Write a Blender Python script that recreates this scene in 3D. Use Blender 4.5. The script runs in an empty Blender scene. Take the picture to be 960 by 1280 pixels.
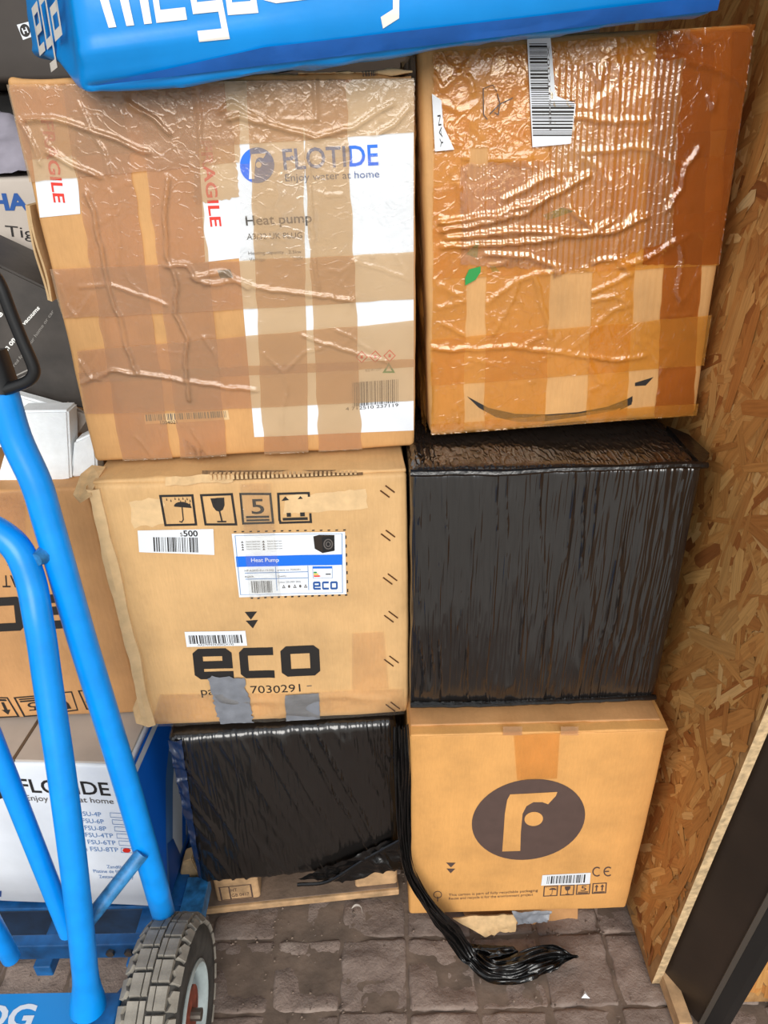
import bpy, bmesh, math, random
import numpy as np
from mathutils import Matrix, Vector, Euler

# ------------------------------------------------------------------ camera, world, sun, exposure
scene = bpy.context.scene
COL = scene.collection
CAM_H, PITCH, ROLL, FPX = 1.36, math.radians(28.7), math.radians(1.13), 887.0
_f = np.array([0, math.cos(PITCH), -math.sin(PITCH)])
_u0 = np.array([0, math.sin(PITCH), math.cos(PITCH)])
_r0 = np.array([1.0, 0, 0])
_R = math.cos(ROLL) * _r0 - math.sin(ROLL) * _u0
_U = math.cos(ROLL) * _u0 + math.sin(ROLL) * _r0
_C = np.array([0, 0, CAM_H])
cd = bpy.data.cameras.new('camera')
cd.sensor_fit = 'VERTICAL'; cd.sensor_height = 36.0; cd.lens = FPX / 1280 * 36.0
cd.clip_start = 0.02
cam = bpy.data.objects.new('camera', cd); COL.objects.link(cam)
cam.matrix_world = Matrix(((_R[0], _U[0], -_f[0], 0), (_R[1], _U[1], -_f[1], 0), (_R[2], _U[2], -_f[2], CAM_H), (0, 0, 0, 1)))
scene.camera = cam

world = bpy.data.worlds.new('world'); scene.world = world; world.use_nodes = True
bg = world.node_tree.nodes['Background']
bg.inputs[0].default_value = (0.92, 0.96, 1.0, 1); bg.inputs[1].default_value = 0.80

sl = bpy.data.lights.new('hazy_sun', 'SUN'); sl.energy = 2.6; sl.angle = math.radians(38); sl.color = (1.0, 0.965, 0.91)
sun = bpy.data.objects.new('hazy_sun', sl); COL.objects.link(sun)
SAZ, SEL = math.radians(3), math.radians(25)
sun.rotation_euler = Vector((-math.sin(SAZ) * math.cos(SEL), math.cos(SAZ) * math.cos(SEL), -math.sin(SEL))).to_track_quat('-Z', 'Y').to_euler()
sun.location = (0.8, -2.5, 3)

vs = scene.view_settings
vs.view_transform = 'Standard'; vs.look = 'None'; vs.gamma = 1.0; vs.use_curve_mapping = False
vs.exposure = 0.14

# ------------------------------------------------------------------ helpers
def ray(u, v): return _f + _R * (u - 480) / FPX - _U * (v - 640) / FPX
def at(u, v, y):            # point seen there at distance y into the store
    d = ray(u, v); return _C + d * (y / d[1])
def atz(u, v, z):           # point seen there at height z
    d = ray(u, v); return _C + d * ((z - CAM_H) / d[2])
def atx(u, v, x):
    d = ray(u, v); return _C + d * (x / d[0])

def lin(c): return tuple(((x / 255) / 12.92 if x / 255 <= 0.04045 else ((x / 255 + 0.055) / 1.055) ** 2.4) for x in c)
def rgba(c): return (*lin(c), 1.0)

def tag(o, label=None, cat=None, group=None, kind=None):
    if label: o['label'] = label
    if cat: o['category'] = cat
    if group: o['group'] = group
    if kind: o['kind'] = kind
    return o

def mesh_obj(name, verts, faces, mat, parent=None, smooth=False, sharp=None):
    me = bpy.data.meshes.new(name)
    me.from_pydata([tuple(map(float, v)) for v in verts], [], [tuple(map(int, f)) for f in faces])
    me.materials.append(mat)
    if smooth:
        me.polygons.foreach_set('use_smooth', [True] * len(me.polygons))
        if sharp: me.set_sharp_from_angle(angle=math.radians(sharp))
    me.update()
    o = bpy.data.objects.new(name, me); COL.objects.link(o)
    if parent: o.parent = parent
    return o

def link_copy(o, parent):
    c = o.copy(); COL.objects.link(c); c.parent = parent; return c

def empty(name, loc=(0, 0, 0), rot=(0, 0, 0)):
    o = bpy.data.objects.new(name, None); COL.objects.link(o)
    o.empty_display_size = 0.05; o.location = loc; o.rotation_euler = rot
    return o

# value noise
_rng = np.random.RandomState(7)
_T = _rng.rand(256, 256)
def vn(x, y, s=0):
    x = np.asarray(x, float) + 17.3 * s; y = np.asarray(y, float) + 9.7 * s
    xi = np.floor(x).astype(int); yi = np.floor(y).astype(int)
    a = x - xi; b = y - yi; a = a * a * (3 - 2 * a); b = b * b * (3 - 2 * b)
    g = lambda i, j: _T[i & 255, j & 255]
    return (g(xi, yi) * (1 - a) + g(xi + 1, yi) * a) * (1 - b) + (g(xi, yi + 1) * (1 - a) + g(xi + 1, yi + 1) * a) * b - 0.5
def fbm(x, y, s=0, o=3):
    t = 0; k = 1.0
    for i in range(o):
        t = t + vn(x * 2 ** i, y * 2 ** i, s + i * 3) * k; k *= 0.5
    return t
def ridge(x, y, s=0): return 1 - np.minimum(1, np.abs(vn(x, y, s)) * 5)

def jag(pts, rr, amp=.0014, step=.009):
    out = [pts[0]]
    for (x0, z0), (x1, z1) in zip(pts[:-1], pts[1:]):
        n = max(1, int(math.hypot(x1 - x0, z1 - z0) / step))
        for k in range(1, n + 1): out.append((x0 + (x1 - x0) * k / n + rr.uniform(-amp, amp), z0 + (z1 - z0) * k / n + rr.uniform(-amp, amp)))
    return out
def crease_field(lines):
    """lines: list of (pts [(x,z)..], width, amp) -> function of (x,z)"""
    def fn(x, z):
        out = np.zeros_like(x)
        for pts, w, amp in lines:
            d2 = np.full(x.shape, 1e9)
            for (x0, z0), (x1, z1) in zip(pts[:-1], pts[1:]):
                dx, dz = x1 - x0, z1 - z0; L = dx * dx + dz * dz + 1e-12
                t = np.clip(((x - x0) * dx + (z - z0) * dz) / L, 0, 1)
                d2 = np.minimum(d2, (x - x0 - t * dx) ** 2 + (z - z0 - t * dz) ** 2)
            # asymmetric-looking fold: narrow ridge
            d = np.sqrt(d2)
            out = np.maximum(out, amp * np.clip(1 - d / w, 0, 1) ** 1.4)
        return out
    return fn

# ---- materials
def new_mat(name):
    m = bpy.data.materials.new(name); m.use_nodes = True
    n = m.node_tree.nodes; l = m.node_tree.links
    return m, n, l, n['Principled BSDF']

def tex_coord(n, l, scale=(1, 1, 1), rot=(0, 0, 0)):
    tc = n.new('ShaderNodeTexCoord'); mp = n.new('ShaderNodeMapping')
    mp.inputs['Scale'].default_value = scale; mp.inputs['Rotation'].default_value = rot
    l.new(tc.outputs['Object'], mp.inputs['Vector']); return mp.outputs['Vector']

def noise(n, l, vec, scale, detail=3, rough=0.55):
    t = n.new('ShaderNodeTexNoise'); t.inputs['Scale'].default_value = scale
    t.inputs['Detail'].default_value = detail; t.inputs['Roughness'].default_value = rough
    l.new(vec, t.inputs['Vector']); return t.outputs['Fac']

def ramp(n, l, fac, stops):
    r = n.new('ShaderNodeValToRGB'); e = r.color_ramp.elements
    while len(e) < len(stops): e.new(0.5)
    for el, (p, c) in zip(e, stops): el.position = p; el.color = c
    l.new(fac, r.inputs['Fac']); return r.outputs['Color']

def bump(n, l, h, strength, dist, prev=None):
    b = n.new('ShaderNodeBump'); b.inputs['Strength'].default_value = strength; b.inputs['Distance'].default_value = dist
    l.new(h, b.inputs['Height'])
    if prev is not None: l.new(prev, b.inputs['Normal'])
    return b.outputs['Normal']

def simple(name, c, rough=0.5, metal=0.0, spec=0.5, var=0.0, vscale=20, bmp=0.0, bscale=150, coat=0.0):
    m, n, l, p = new_mat(name)
    p.inputs['Base Color'].default_value = rgba(c); p.inputs['Roughness'].default_value = rough
    p.inputs['Metallic'].default_value = metal; p.inputs['Specular IOR Level'].default_value = spec
    p.inputs['Coat Weight'].default_value = coat
    v = tex_coord(n, l)
    if var:
        a = rgba([x * (1 - var) for x in c]); b = rgba([min(255, x * (1 + var * 0.6)) for x in c])
        l.new(ramp(n, l, noise(n, l, v, vscale, 5), [(0.3, a), (0.7, b)]), p.inputs['Base Color'])
    if bmp:
        l.new(bump(n, l, noise(n, l, v, bscale, 3), bmp, 0.002), p.inputs['Normal'])
    return m

def cardboard(name, c, flute=1.0):
    m, n, l, p = new_mat(name)
    v = tex_coord(n, l)
    a = rgba([x * 0.90 for x in c]); b = rgba(c); d = rgba([min(255, x * 1.06) for x in c])
    col = ramp(n, l, noise(n, l, v, 9, 6, 0.6), [(0.28, a), (0.52, b), (0.75, d)])
    fv = tex_coord(n, l, (1.0, 1.0, 0.14))
    fib = noise(n, l, fv, 420, 4, 0.7)
    mx = n.new('ShaderNodeMix'); mx.data_type = 'RGBA'; mx.blend_type = 'MULTIPLY'; mx.inputs[0].default_value = 0.35
    l.new(col, mx.inputs[6]); l.new(ramp(n, l, fib, [(0.25, (0.72, 0.70, 0.66, 1)), (0.7, (1, 1, 1, 1))]), mx.inputs[7])
    l.new(mx.outputs[2], p.inputs['Base Color'])
    p.inputs['Roughness'].default_value = 0.62; p.inputs['Specular IOR Level'].default_value = 0.35
    w = n.new('ShaderNodeTexWave'); w.wave_type = 'BANDS'; w.bands_direction = 'X'
    w.inputs['Scale'].default_value = 38; w.inputs['Distortion'].default_value = 0.8; w.inputs['Detail'].default_value = 1
    l.new(tex_coord(n, l), w.inputs['Vector'])
    nb = bump(n, l, w.outputs['Fac'], 0.22 * flute, 0.0008)
    l.new(bump(n, l, noise(n, l, v, 160, 4), 0.15, 0.002, nb), p.inputs['Normal'])
    return m

def tape_mat(name, tint, body, fac, rough=0.16, fl=0.0, wr=0.5, gloss=1.0, ior=1.5):
    m, n, l, p = new_mat(name); n.remove(p)
    out = n['Material Output']
    v = tex_coord(n, l)
    nb = bump(n, l, noise(n, l, v, 45, 4, 0.6), 0.30 * wr, 0.006)
    rv = n.new('ShaderNodeTexVoronoi'); rv.feature = 'DISTANCE_TO_EDGE'; rv.inputs['Scale'].default_value = 22
    nv = n.new('ShaderNodeTexNoise'); nv.inputs['Scale'].default_value = 18; l.new(v, nv.inputs['Vector'])
    ad = n.new('ShaderNodeMix'); ad.data_type = 'VECTOR'; ad.inputs[0].default_value = 0.25
    l.new(v, ad.inputs[4]); l.new(nv.outputs['Color'], ad.inputs[5]); l.new(ad.outputs[1], rv.inputs['Vector'])
    cr = ramp(n, l, rv.outputs['Distance'], [(0.0, (1, 1, 1, 1)), (0.06, (0, 0, 0, 1))])
    nb = bump(n, l, cr, 0.25 * wr, 0.0015, nb)
    if fl:
        w = n.new('ShaderNodeTexWave'); w.wave_type = 'BANDS'; w.bands_direction = 'X'
        w.inputs['Scale'].default_value = 44; w.inputs['Distortion'].default_value = 0.6; w.inputs['Detail'].default_value = 1
        l.new(v, w.inputs['Vector']); nb = bump(n, l, w.outputs['Fac'], fl, 0.0022, nb)
    t = n.new('ShaderNodeBsdfTransparent'); t.inputs[0].default_value = (*tint, 1)
    d = n.new('ShaderNodeBsdfDiffuse'); d.inputs[0].default_value = (*body, 1); l.new(nb, d.inputs['Normal'])
    m1 = n.new('ShaderNodeMixShader'); m1.inputs[0].default_value = fac
    l.new(t.outputs[0], m1.inputs[1]); l.new(d.outputs[0], m1.inputs[2])
    g = n.new('ShaderNodeBsdfGlossy'); g.inputs['Roughness'].default_value = rough; l.new(nb, g.inputs['Normal'])
    g.inputs['Color'].default_value = (gloss, gloss, gloss, 1)
    fr = n.new('ShaderNodeFresnel'); fr.inputs['IOR'].default_value = ior; l.new(nb, fr.inputs['Normal'])
    m2 = n.new('ShaderNodeMixShader'); l.new(fr.outputs[0], m2.inputs[0])
    l.new(m1.outputs[0], m2.inputs[1]); l.new(g.outputs[0], m2.inputs[2])
    l.new(m2.outputs[0], out.inputs['Surface'])
    return m

def film_mat(name, c, rough, sx, sz, strength, tilt=0.0):
    """stretch film: fine long wrinkles running mostly along local z"""
    m, n, l, p = new_mat(name)
    p.inputs['Base Color'].default_value = rgba(c); p.inputs['Roughness'].default_value = rough
    p.inputs['Specular IOR Level'].default_value = 1.0
    v = tex_coord(n, l, (sx, sx * 0.3, sz), (0, tilt, 0))
    a = noise(n, l, v, 1.0, 1, 0.4)
    rr = ramp(n, l, a, [(0.35, (0, 0, 0, 1)), (0.5, (1, 1, 1, 1)), (0.65, (0, 0, 0, 1))])
    nb = bump(n, l, rr, strength, 0.003)
    v2 = tex_coord(n, l, (sx * 2.6, sx, sz * 2.2), (0, tilt * 0.6, 0))
    nb = bump(n, l, noise(n, l, v2, 1.0, 1, 0.4), strength * 0.5, 0.0015, nb)
    l.new(nb, p.inputs['Normal'])
    return m

M = {}
M['card_eco'] = cardboard('cardboard_tan', (209, 168, 116), 1.6)
M['card_f'] = cardboard('cardboard_golden', (216, 160, 94))
M['card_a'] = cardboard('cardboard_ochre', (200, 152, 98))
M['card_b'] = cardboard('cardboard_beige', (204, 156, 100))
M['card_dull'] = cardboard('cardboard_brown', (196, 146, 96))
M['card_torn'] = simple('cardboard_torn', (206, 172, 126), 0.8, var=0.10, vscale=70, bmp=0.3)
M['card_pale'] = simple('cardboard_residue', (215, 181, 134), 0.7, var=0.06, vscale=60, bmp=0.15)
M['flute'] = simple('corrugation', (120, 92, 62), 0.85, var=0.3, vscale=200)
M['white_print'] = simple('white_print', (222, 227, 234), 0.5, var=0.03, vscale=14)
M['paper'] = simple('label_paper', (224, 229, 235), 0.45)
M['ink'] = simple('black_ink', (30, 26, 24), 0.6)
M['ink_grey'] = simple('grey_ink', (92, 86, 82), 0.6)
M['ink_brown'] = simple('brown_ink', (84, 66, 60), 0.6, var=0.06, vscale=40)
M['ink_blue'] = simple('blue_ink', (6, 108, 222), 0.5)
M['ink_navy'] = simple('navy_ink', (22, 78, 150), 0.5)
M['ink_pale_blue'] = simple('pale_blue_ink', (86, 128, 180), 0.5)
M['ink_red'] = simple('red_ink', (214, 44, 24), 0.5)
M['ink_green'] = simple('green_ink', (24, 140, 60), 0.5)
M['ink_yellow'] = simple('yellow_ink', (240, 190, 60), 0.5)
M['tape_tan'] = tape_mat('tan_parcel_tape', (0.92, 0.745, 0.54), lin((204, 174, 140)), 0.31, 0.16, wr=0.6)
M['tape_amber'] = tape_mat('amber_parcel_tape', (0.985, 0.87, 0.58), lin((236, 164, 72)), 0.24, 0.11, wr=0.9, ior=1.58)
M['tape_amber_fluted'] = tape_mat('amber_tape_over_flutes', (0.99, 0.91, 0.74), lin((236, 172, 104)), 0.18, 0.09, fl=0.30, wr=0.6, ior=1.9)
M['tape_dark'] = tape_mat('doubled_dimmed_tape', (0.86, 0.62, 0.36), lin((170, 98, 40)), 0.35, 0.12, wr=0.7, ior=1.7)  # darker for doubled layers, with the weaker light at right painted in
M['tape_clear'] = tape_mat('clear_tape', (0.985, 0.975, 0.955), lin((225, 210, 190)), 0.05, 0.10, wr=1.0)
M['tape_light'] = tape_mat('yellowed_clear_tape', (0.99, 0.94, 0.82), lin((226, 160, 84)), 0.10, 0.2, wr=0.4)
M['duct'] = simple('duct_tape', (122, 125, 132), 0.38, var=0.08, vscale=60, bmp=0.15, bscale=500)
M['film'] = film_mat('black_stretch_film', (27, 24, 23), 0.20, 130, 8, 0.35)
M['film_slant'] = film_mat('black_stretch_film_slanted', (25, 23, 22), 0.22, 90, 7, 0.3, -0.3)
M['film_navy'] = film_mat('navy_stretch_film', (20, 40, 74), 0.3, 60, 14, 0.6)
M['film_plain'] = simple('black_film', (15, 14, 14), 0.22, spec=0.6, bmp=0.5, bscale=90)
M['bag'] = simple('blue_plastic', (0, 138, 220), 0.33, spec=0.45, var=0.06, vscale=9, bmp=0.12, bscale=40)
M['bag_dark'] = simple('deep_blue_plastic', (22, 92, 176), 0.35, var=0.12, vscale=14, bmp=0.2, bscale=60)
M['bag_white'] = simple('bag_white_print', (238, 234, 226), 0.4)
M['blue_paint'] = simple('blue_gloss_paint', (0, 144, 236), 0.33, spec=0.45, var=0.05, vscale=30, bmp=0.05, bscale=90)
M['blue_worn'] = simple('blue_worn_paint', (50, 128, 184), 0.5, var=0.3, vscale=55)
M['blue_deep'] = simple('blue_frame_paint', (22, 96, 158), 0.5, var=0.25, vscale=30)
M['label_blue'] = simple('blue_label', (36, 140, 214), 0.4)
M['grip'] = simple('black_grip_plastic', (17, 17, 18), 0.42)
M['rubber'] = simple('tyre_rubber', (72, 70, 66), 0.85, var=0.25, vscale=40, bmp=0.3, bscale=200)
M['tread'] = simple('dusty_tread', (146, 140, 129), 0.9, var=0.16, vscale=35, bmp=0.35, bscale=220)
M['rim'] = simple('painted_steel_rim', (182, 196, 196), 0.4, var=0.1, vscale=40)
M['hub_red'] = simple('red_hub', (150, 74, 54), 0.6, var=0.3, vscale=60)
M['steel'] = simple('dull_steel', (120, 114, 106), 0.4, 0.8)
M['staple'] = simple('rusty_staple', (104, 70, 44), 0.45, 0.6)
M['foam'] = simple('white_foam', (236, 240, 242), 0.8, var=0.03, vscale=60, bmp=0.4, bscale=260)
M['pulp'] = simple('grey_board', (186, 176, 166), 0.6, var=0.05, vscale=12)
M['lilac'] = simple('grey_film', (150, 146, 158), 0.4, var=0.15, vscale=14, bmp=0.3, bscale=30)
M['black_card'] = simple('black_card', (66, 61, 57), 0.45, var=0.25, vscale=16, bmp=0.1)
M['dark_case'] = simple('dark_plastic', (56, 48, 42), 0.5, var=0.08)
M['text_white'] = simple('white_ink', (232, 232, 228), 0.5)
M['text_grey'] = simple('faded_white_ink', (150, 146, 140), 0.6)
M['pine'] = simple('pallet_pine', (188, 152, 112), 0.8, var=0.2, vscale=30, bmp=0.3)
M['pine_dusty'] = simple('dusty_pallet_board', (128, 108, 92), 0.9, var=0.15, vscale=25, bmp=0.4)
M['frame_steel'] = simple('dark_brown_steel', (44, 34, 27), 0.42, spec=0.5, var=0.2, vscale=6, bmp=0.05)
M['seal'] = simple('black_rubber_seal', (18, 18, 18), 0.45)
M['wall_paint'] = simple('dark_boarding', (70, 58, 48), 0.8, var=0.2, vscale=5)
M['mortar'] = simple('dried_dirt', (112, 96, 84), 0.95, var=0.2, vscale=18, bmp=0.8, bscale=60)
M['crumb'] = simple('dirt_crumbs', (122, 106, 94), 0.95, var=0.3, vscale=80)

def paver_mat():
    m, n, l, p = new_mat('dusty_paver'); oi = n.new('ShaderNodeObjectInfo')
    v = tex_coord(n, l)
    va = n.new('ShaderNodeVectorMath'); va.operation = 'ADD'; l.new(v, va.inputs[0]); l.new(oi.outputs['Location'], va.inputs[1])
    f = noise(n, l, va.outputs[0], 14, 7, 0.65)
    c = ramp(n, l, f, [(0.25, rgba((108, 92, 84))), (0.5, rgba((136, 119, 109))), (0.75, rgba((156, 141, 131)))])
    hs = n.new('ShaderNodeHueSaturation'); l.new(c, hs.inputs['Color'])
    mr = n.new('ShaderNodeMapRange'); mr.inputs['To Min'].default_value = 0.86; mr.inputs['To Max'].default_value = 1.1
    l.new(oi.outputs['Random'], mr.inputs['Value']); l.new(mr.outputs[0], hs.inputs['Value'])
    l.new(hs.outputs[0], p.inputs['Base Color']); p.inputs['Roughness'].default_value = 0.95
    nb = bump(n, l, noise(n, l, va.outputs[0], 55, 8, 0.65), 0.8, 0.006)
    l.new(bump(n, l, noise(n, l, va.outputs[0], 260, 4, 0.6), 0.5, 0.002, nb), p.inputs['Normal'])
    return m
M['paver'] = paver_mat()

def osb_mat(name, attr):
    m, n, l, p = new_mat(name)
    if attr:
        a = n.new('ShaderNodeAttribute'); a.attribute_name = 'flake'
        g = n.new('ShaderNodeTexNoise'); g.inputs['Scale'].default_value = 160; g.inputs['Detail'].default_value = 4
        u = n.new('ShaderNodeAttribute'); u.attribute_name = 'grain'
        mp = n.new('ShaderNodeMapping'); mp.inputs['Scale'].default_value = (0.12, 1.6, 1)
        l.new(u.outputs['Vector'], mp.inputs['Vector']); l.new(mp.outputs[0], g.inputs['Vector'])
        mx = n.new('ShaderNodeMix'); mx.data_type = 'RGBA'; mx.blend_type = 'MULTIPLY'; mx.inputs[0].default_value = 0.6
        l.new(a.outputs['Color'], mx.inputs[6])
        l.new(ramp(n, l, g.outputs['Fac'], [(0.3, (0.62, 0.55, 0.48, 1)), (0.6, (1, 1, 1, 1))]), mx.inputs[7])
        l.new(mx.outputs[2], p.inputs['Base Color'])
        l.new(bump(n, l, g.outputs['Fac'], 0.3, 0.001), p.inputs['Normal'])
    else:
        v = tex_coord(n, l, (1, 0.5, 0.5))
        l.new(ramp(n, l, noise(n, l, v, 60, 5), [(0.3, rgba((140, 98, 56))), (0.7, rgba((188, 146, 96)))]), p.inputs['Base Color'])
    p.inputs['Roughness'].default_value = 0.6; p.inputs['Specular IOR Level'].default_value = 0.35
    return m
M['osb'] = osb_mat('strand_board', False); M['osb_flake'] = osb_mat('strand_flakes', True)
M['osb_edge'] = simple('strand_board_edge', (196, 168, 128), 0.85, var=0.22, vscale=90, bmp=0.5)

# ---- geometry builders
def axis_lines(L, r, step):
    n = max(2, int(round((L - 2 * r) / step)))
    a = [0, r * 0.3, r * 0.65]
    return np.unique(np.round(np.array(a + list(np.linspace(r, L - r, n + 1)) + [L - x for x in a]), 6))

def rounded_box(W, D, Hh, r, sx, sy, sz, disp=None):
    """closed rounded box, origin front-left-bottom; disp(p,n)->outward push"""
    X, Y, Zs = axis_lines(W, r, sx), axis_lines(D, r, sy), axis_lines(Hh, r, sz)
    idx = {}; V = []; Fc = []
    def vid(i, j, k):
        t = (i, j, k)
        if t not in idx: idx[t] = len(V); V.append((X[i], Y[j], Zs[k]))
        return idx[t]
    nx, ny, nz = len(X) - 1, len(Y) - 1, len(Zs) - 1
    for i in range(nx):
        for k in range(nz):
            Fc.append((vid(i, 0, k), vid(i + 1, 0, k), vid(i + 1, 0, k + 1), vid(i, 0, k + 1)))
            Fc.append((vid(i, ny, k), vid(i, ny, k + 1), vid(i + 1, ny, k + 1), vid(i + 1, ny, k)))
    for j in range(ny):
        for k in range(nz):
            Fc.append((vid(0, j, k), vid(0, j, k + 1), vid(0, j + 1, k + 1), vid(0, j + 1, k)))
            Fc.append((vid(nx, j, k), vid(nx, j + 1, k), vid(nx, j + 1, k + 1), vid(nx, j, k + 1)))
    for i in range(nx):
        for j in range(ny):
            Fc.append((vid(i, j, 0), vid(i, j + 1, 0), vid(i + 1, j + 1, 0), vid(i + 1, j, 0)))
            Fc.append((vid(i, j, nz), vid(i + 1, j, nz), vid(i + 1, j + 1, nz), vid(i, j + 1, nz)))
    P = np.array(V)
    q = np.stack([np.clip(P[:, 0], r, W - r), np.clip(P[:, 1], r, D - r), np.clip(P[:, 2], r, Hh - r)], 1)
    d = P - q; L = np.linalg.norm(d, axis=1, keepdims=True); nrm = d / np.maximum(L, 1e-9)
    P2 = q + nrm * r
    if disp is not None: P2 = P2 + nrm * disp(P, nrm)[:, None]
    return P2, Fc

def box_vf(x0, x1, y0, y1, z0, z1, b=0.0):
    if b: P, Fc = rounded_box(x1 - x0, y1 - y0, z1 - z0, b, 9, 9, 9); return P + np.array([x0, y0, z0]), Fc
    V = [(x, y, z) for z in (z0, z1) for y in (y0, y1) for x in (x0, x1)]
    return np.array(V), [(0, 2, 3, 1), (4, 5, 7, 6), (0, 1, 5, 4), (2, 6, 7, 3), (0, 4, 6, 2), (1, 3, 7, 5)]

def tube_vf(path, r, seg=16, flat=1.0, cap=True, twist=None):
    P = [np.array(p, float) for p in path]; V = []; Fc = []
    up = np.array([0.03, 0.99, 0.1]); rr = r if hasattr(r, '__len__') else [r] * len(P)
    t0 = P[1] - P[0]; t0 /= np.linalg.norm(t0)
    a = np.cross(t0, up); a /= np.linalg.norm(a)
    for i, p in enumerate(P):
        t = P[min(i + 1, len(P) - 1)] - P[max(i - 1, 0)]; t /= np.linalg.norm(t)
        a = a - t * (a @ t); a /= np.linalg.norm(a); b = np.cross(t, a)
        tw = twist[i] if twist is not None else 0
        for k in range(seg):
            w = 2 * math.pi * k / seg; ca, sa = math.cos(w) * rr[i], math.sin(w) * rr[i] * flat
            c2, s2 = math.cos(tw), math.sin(tw)
            V.append(p + a * (ca * c2 - sa * s2) + b * (ca * s2 + sa * c2))
    for i in range(len(P) - 1):
        for k in range(seg):
            k2 = (k + 1) % seg
            Fc.append((i * seg + k, i * seg + k2, (i + 1) * seg + k2, (i + 1) * seg + k))
    if cap:
        Fc.append(tuple(range(seg))[::-1]); Fc.append(tuple((len(P) - 1) * seg + k for k in range(seg)))
    return V, Fc

def smooth_path(pts, n=8):
    """Catmull-Rom"""
    P = [np.array(p, float) for p in pts]; P = [2 * P[0] - P[1]] + P + [2 * P[-1] - P[-2]]; out = []
    for i in range(1, len(P) - 2):
        for k in range(n):
            t = k / n
            out.append(0.5 * ((2 * P[i]) + (-P[i - 1] + P[i + 1]) * t + (2 * P[i - 1] - 5 * P[i] + 4 * P[i + 1] - P[i + 2]) * t * t + (-P[i - 1] + 3 * P[i] - 3 * P[i + 1] + P[i + 2]) * t ** 3))
    out.append(P[-2]); return out

def merge(parts):
    V = []; Fc = []
    for v, f in parts:
        o = len(V); V.extend([tuple(x) for x in v]); Fc.extend([tuple(i + o for i in q) for q in f])
    return V, Fc

# ---- 2D drawing for print
def stroke2(pts, w, closed=False):
    """list of quads along a polyline, mitred"""
    P = [np.array(p, float) for p in pts]; n = len(P); L = []; Rr = []
    for i in range(n):
        if closed: a, b = P[i] - P[i - 1], P[(i + 1) % n] - P[i]
        else: a = P[i] - P[i - 1] if i else P[1] - P[0]; b = P[i + 1] - P[i] if i < n - 1 else P[-1] - P[-2]
        a = a / (np.linalg.norm(a) + 1e-9); b = b / (np.linalg.norm(b) + 1e-9)
        na, nb = np.array([-a[1], a[0]]), np.array([-b[1], b[0]])
        m = na + nb; m = m / (m @ na + 1e-9) if (m @ na) > 0.3 else na
        L.append(P[i] + m * w / 2); Rr.append(P[i] - m * w / 2)
    return [[L[i], L[(i + 1) % n], Rr[(i + 1) % n], Rr[i]] for i in range(n if closed else n - 1)]

def ellipse2(cx, cy, rx, ry, tilt=0, n=36, a0=0, a1=2 * math.pi):
    o = []
    for k in range(n):
        t = a0 + (a1 - a0) * k / (n if a1 - a0 > 6.2 else n - 1)
        x, y = rx * math.cos(t), ry * math.sin(t)
        o.append((cx + x * math.cos(tilt) - y * math.sin(tilt), cy + x * math.sin(tilt) + y * math.cos(tilt)))
    return o
def rect2(x0, y0, x1, y1): return [(x0, y0), (x1, y0), (x1, y1), (x0, y1)]
def frame2(t=0.07): return stroke2([(t / 2, t / 2), (1 - t / 2, t / 2), (1 - t / 2, 1 - t / 2), (t / 2, 1 - t / 2)], t, True)

def icon(kind, t=0.07):
    s = list(frame2(t)) if kind != 'arrows_worn' else stroke2([(0.02, .1), (.04, .97), (.97, .97), (.97, .85)], t) + stroke2([(.03, .12), (.04, .03), (.97, .03), (.97, .32)], t)
    if kind == 'umbrella':
        s.append([(.42, .62)] + ellipse2(.64, .60, .26, .17, -0.12, 14, 0, math.pi))
        s += stroke2([(.62, .62), (.60, .2), (.54, .12), (.47, .15)], .035)
        for x, y in ((.2, .86), (.32, .82), (.45, .88), (.56, .86), (.68, .88), (.8, .86), (.6, .78), (.74, .8), (.88, .8), (.86, .7)):
            s.append([(x - .02, y - .04), (x + .02, y - .04), (x, y + .05)])
    if kind == 'glass':
        s.append([(.30, .86), (.34, .60), (.42, .47), (.52, .44), (.63, .50), (.70, .64), (.72, .87), (.52, .87), (.44, .74), (.50, .72), (.42, .60), (.44, .70), (.38, .72), (.44, .86)])
        s += stroke2([(.52, .46), (.55, .14)], .05); s.append(rect2(.40, .10, .68, .15))
    if kind == 'stack':
        s += [rect2(.14, .20, .86, .27), rect2(.14, .10, .86, .16)]
    if kind in ('arrows', 'arrows_worn'):
        if kind == 'arrows':
            for x in (.3, .7):
                s.append([(x - .14, .62), (x + .14, .62), (x, .86)]); s.append(rect2(x - .05, .25, x + .05, .62))
        else:
            s.append([(.12, .74), (.36, .76), (.25, .88)]); s.append([(.62, .78), (.78, .79), (.71, .88)])
            s += [rect2(.25, .22, .38, .35), rect2(.66, .22, .80, .35)]
        s.append(rect2(.12, .10, .88, .19))
    return s

def bars2(n, seed, frac=0.55):
    rr = random.Random(seed); x = 0; out = []
    ws = [rr.choice((1, 1, 2, 3)) for _ in range(2 * n)]; tot = sum(ws)
    for i, w in enumerate(ws):
        if i % 2 == 0: out.append(rect2(x / tot, 0, (x + w * (0.6 + frac * 0.6)) / tot, 1))
        x += w
    return out

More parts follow.
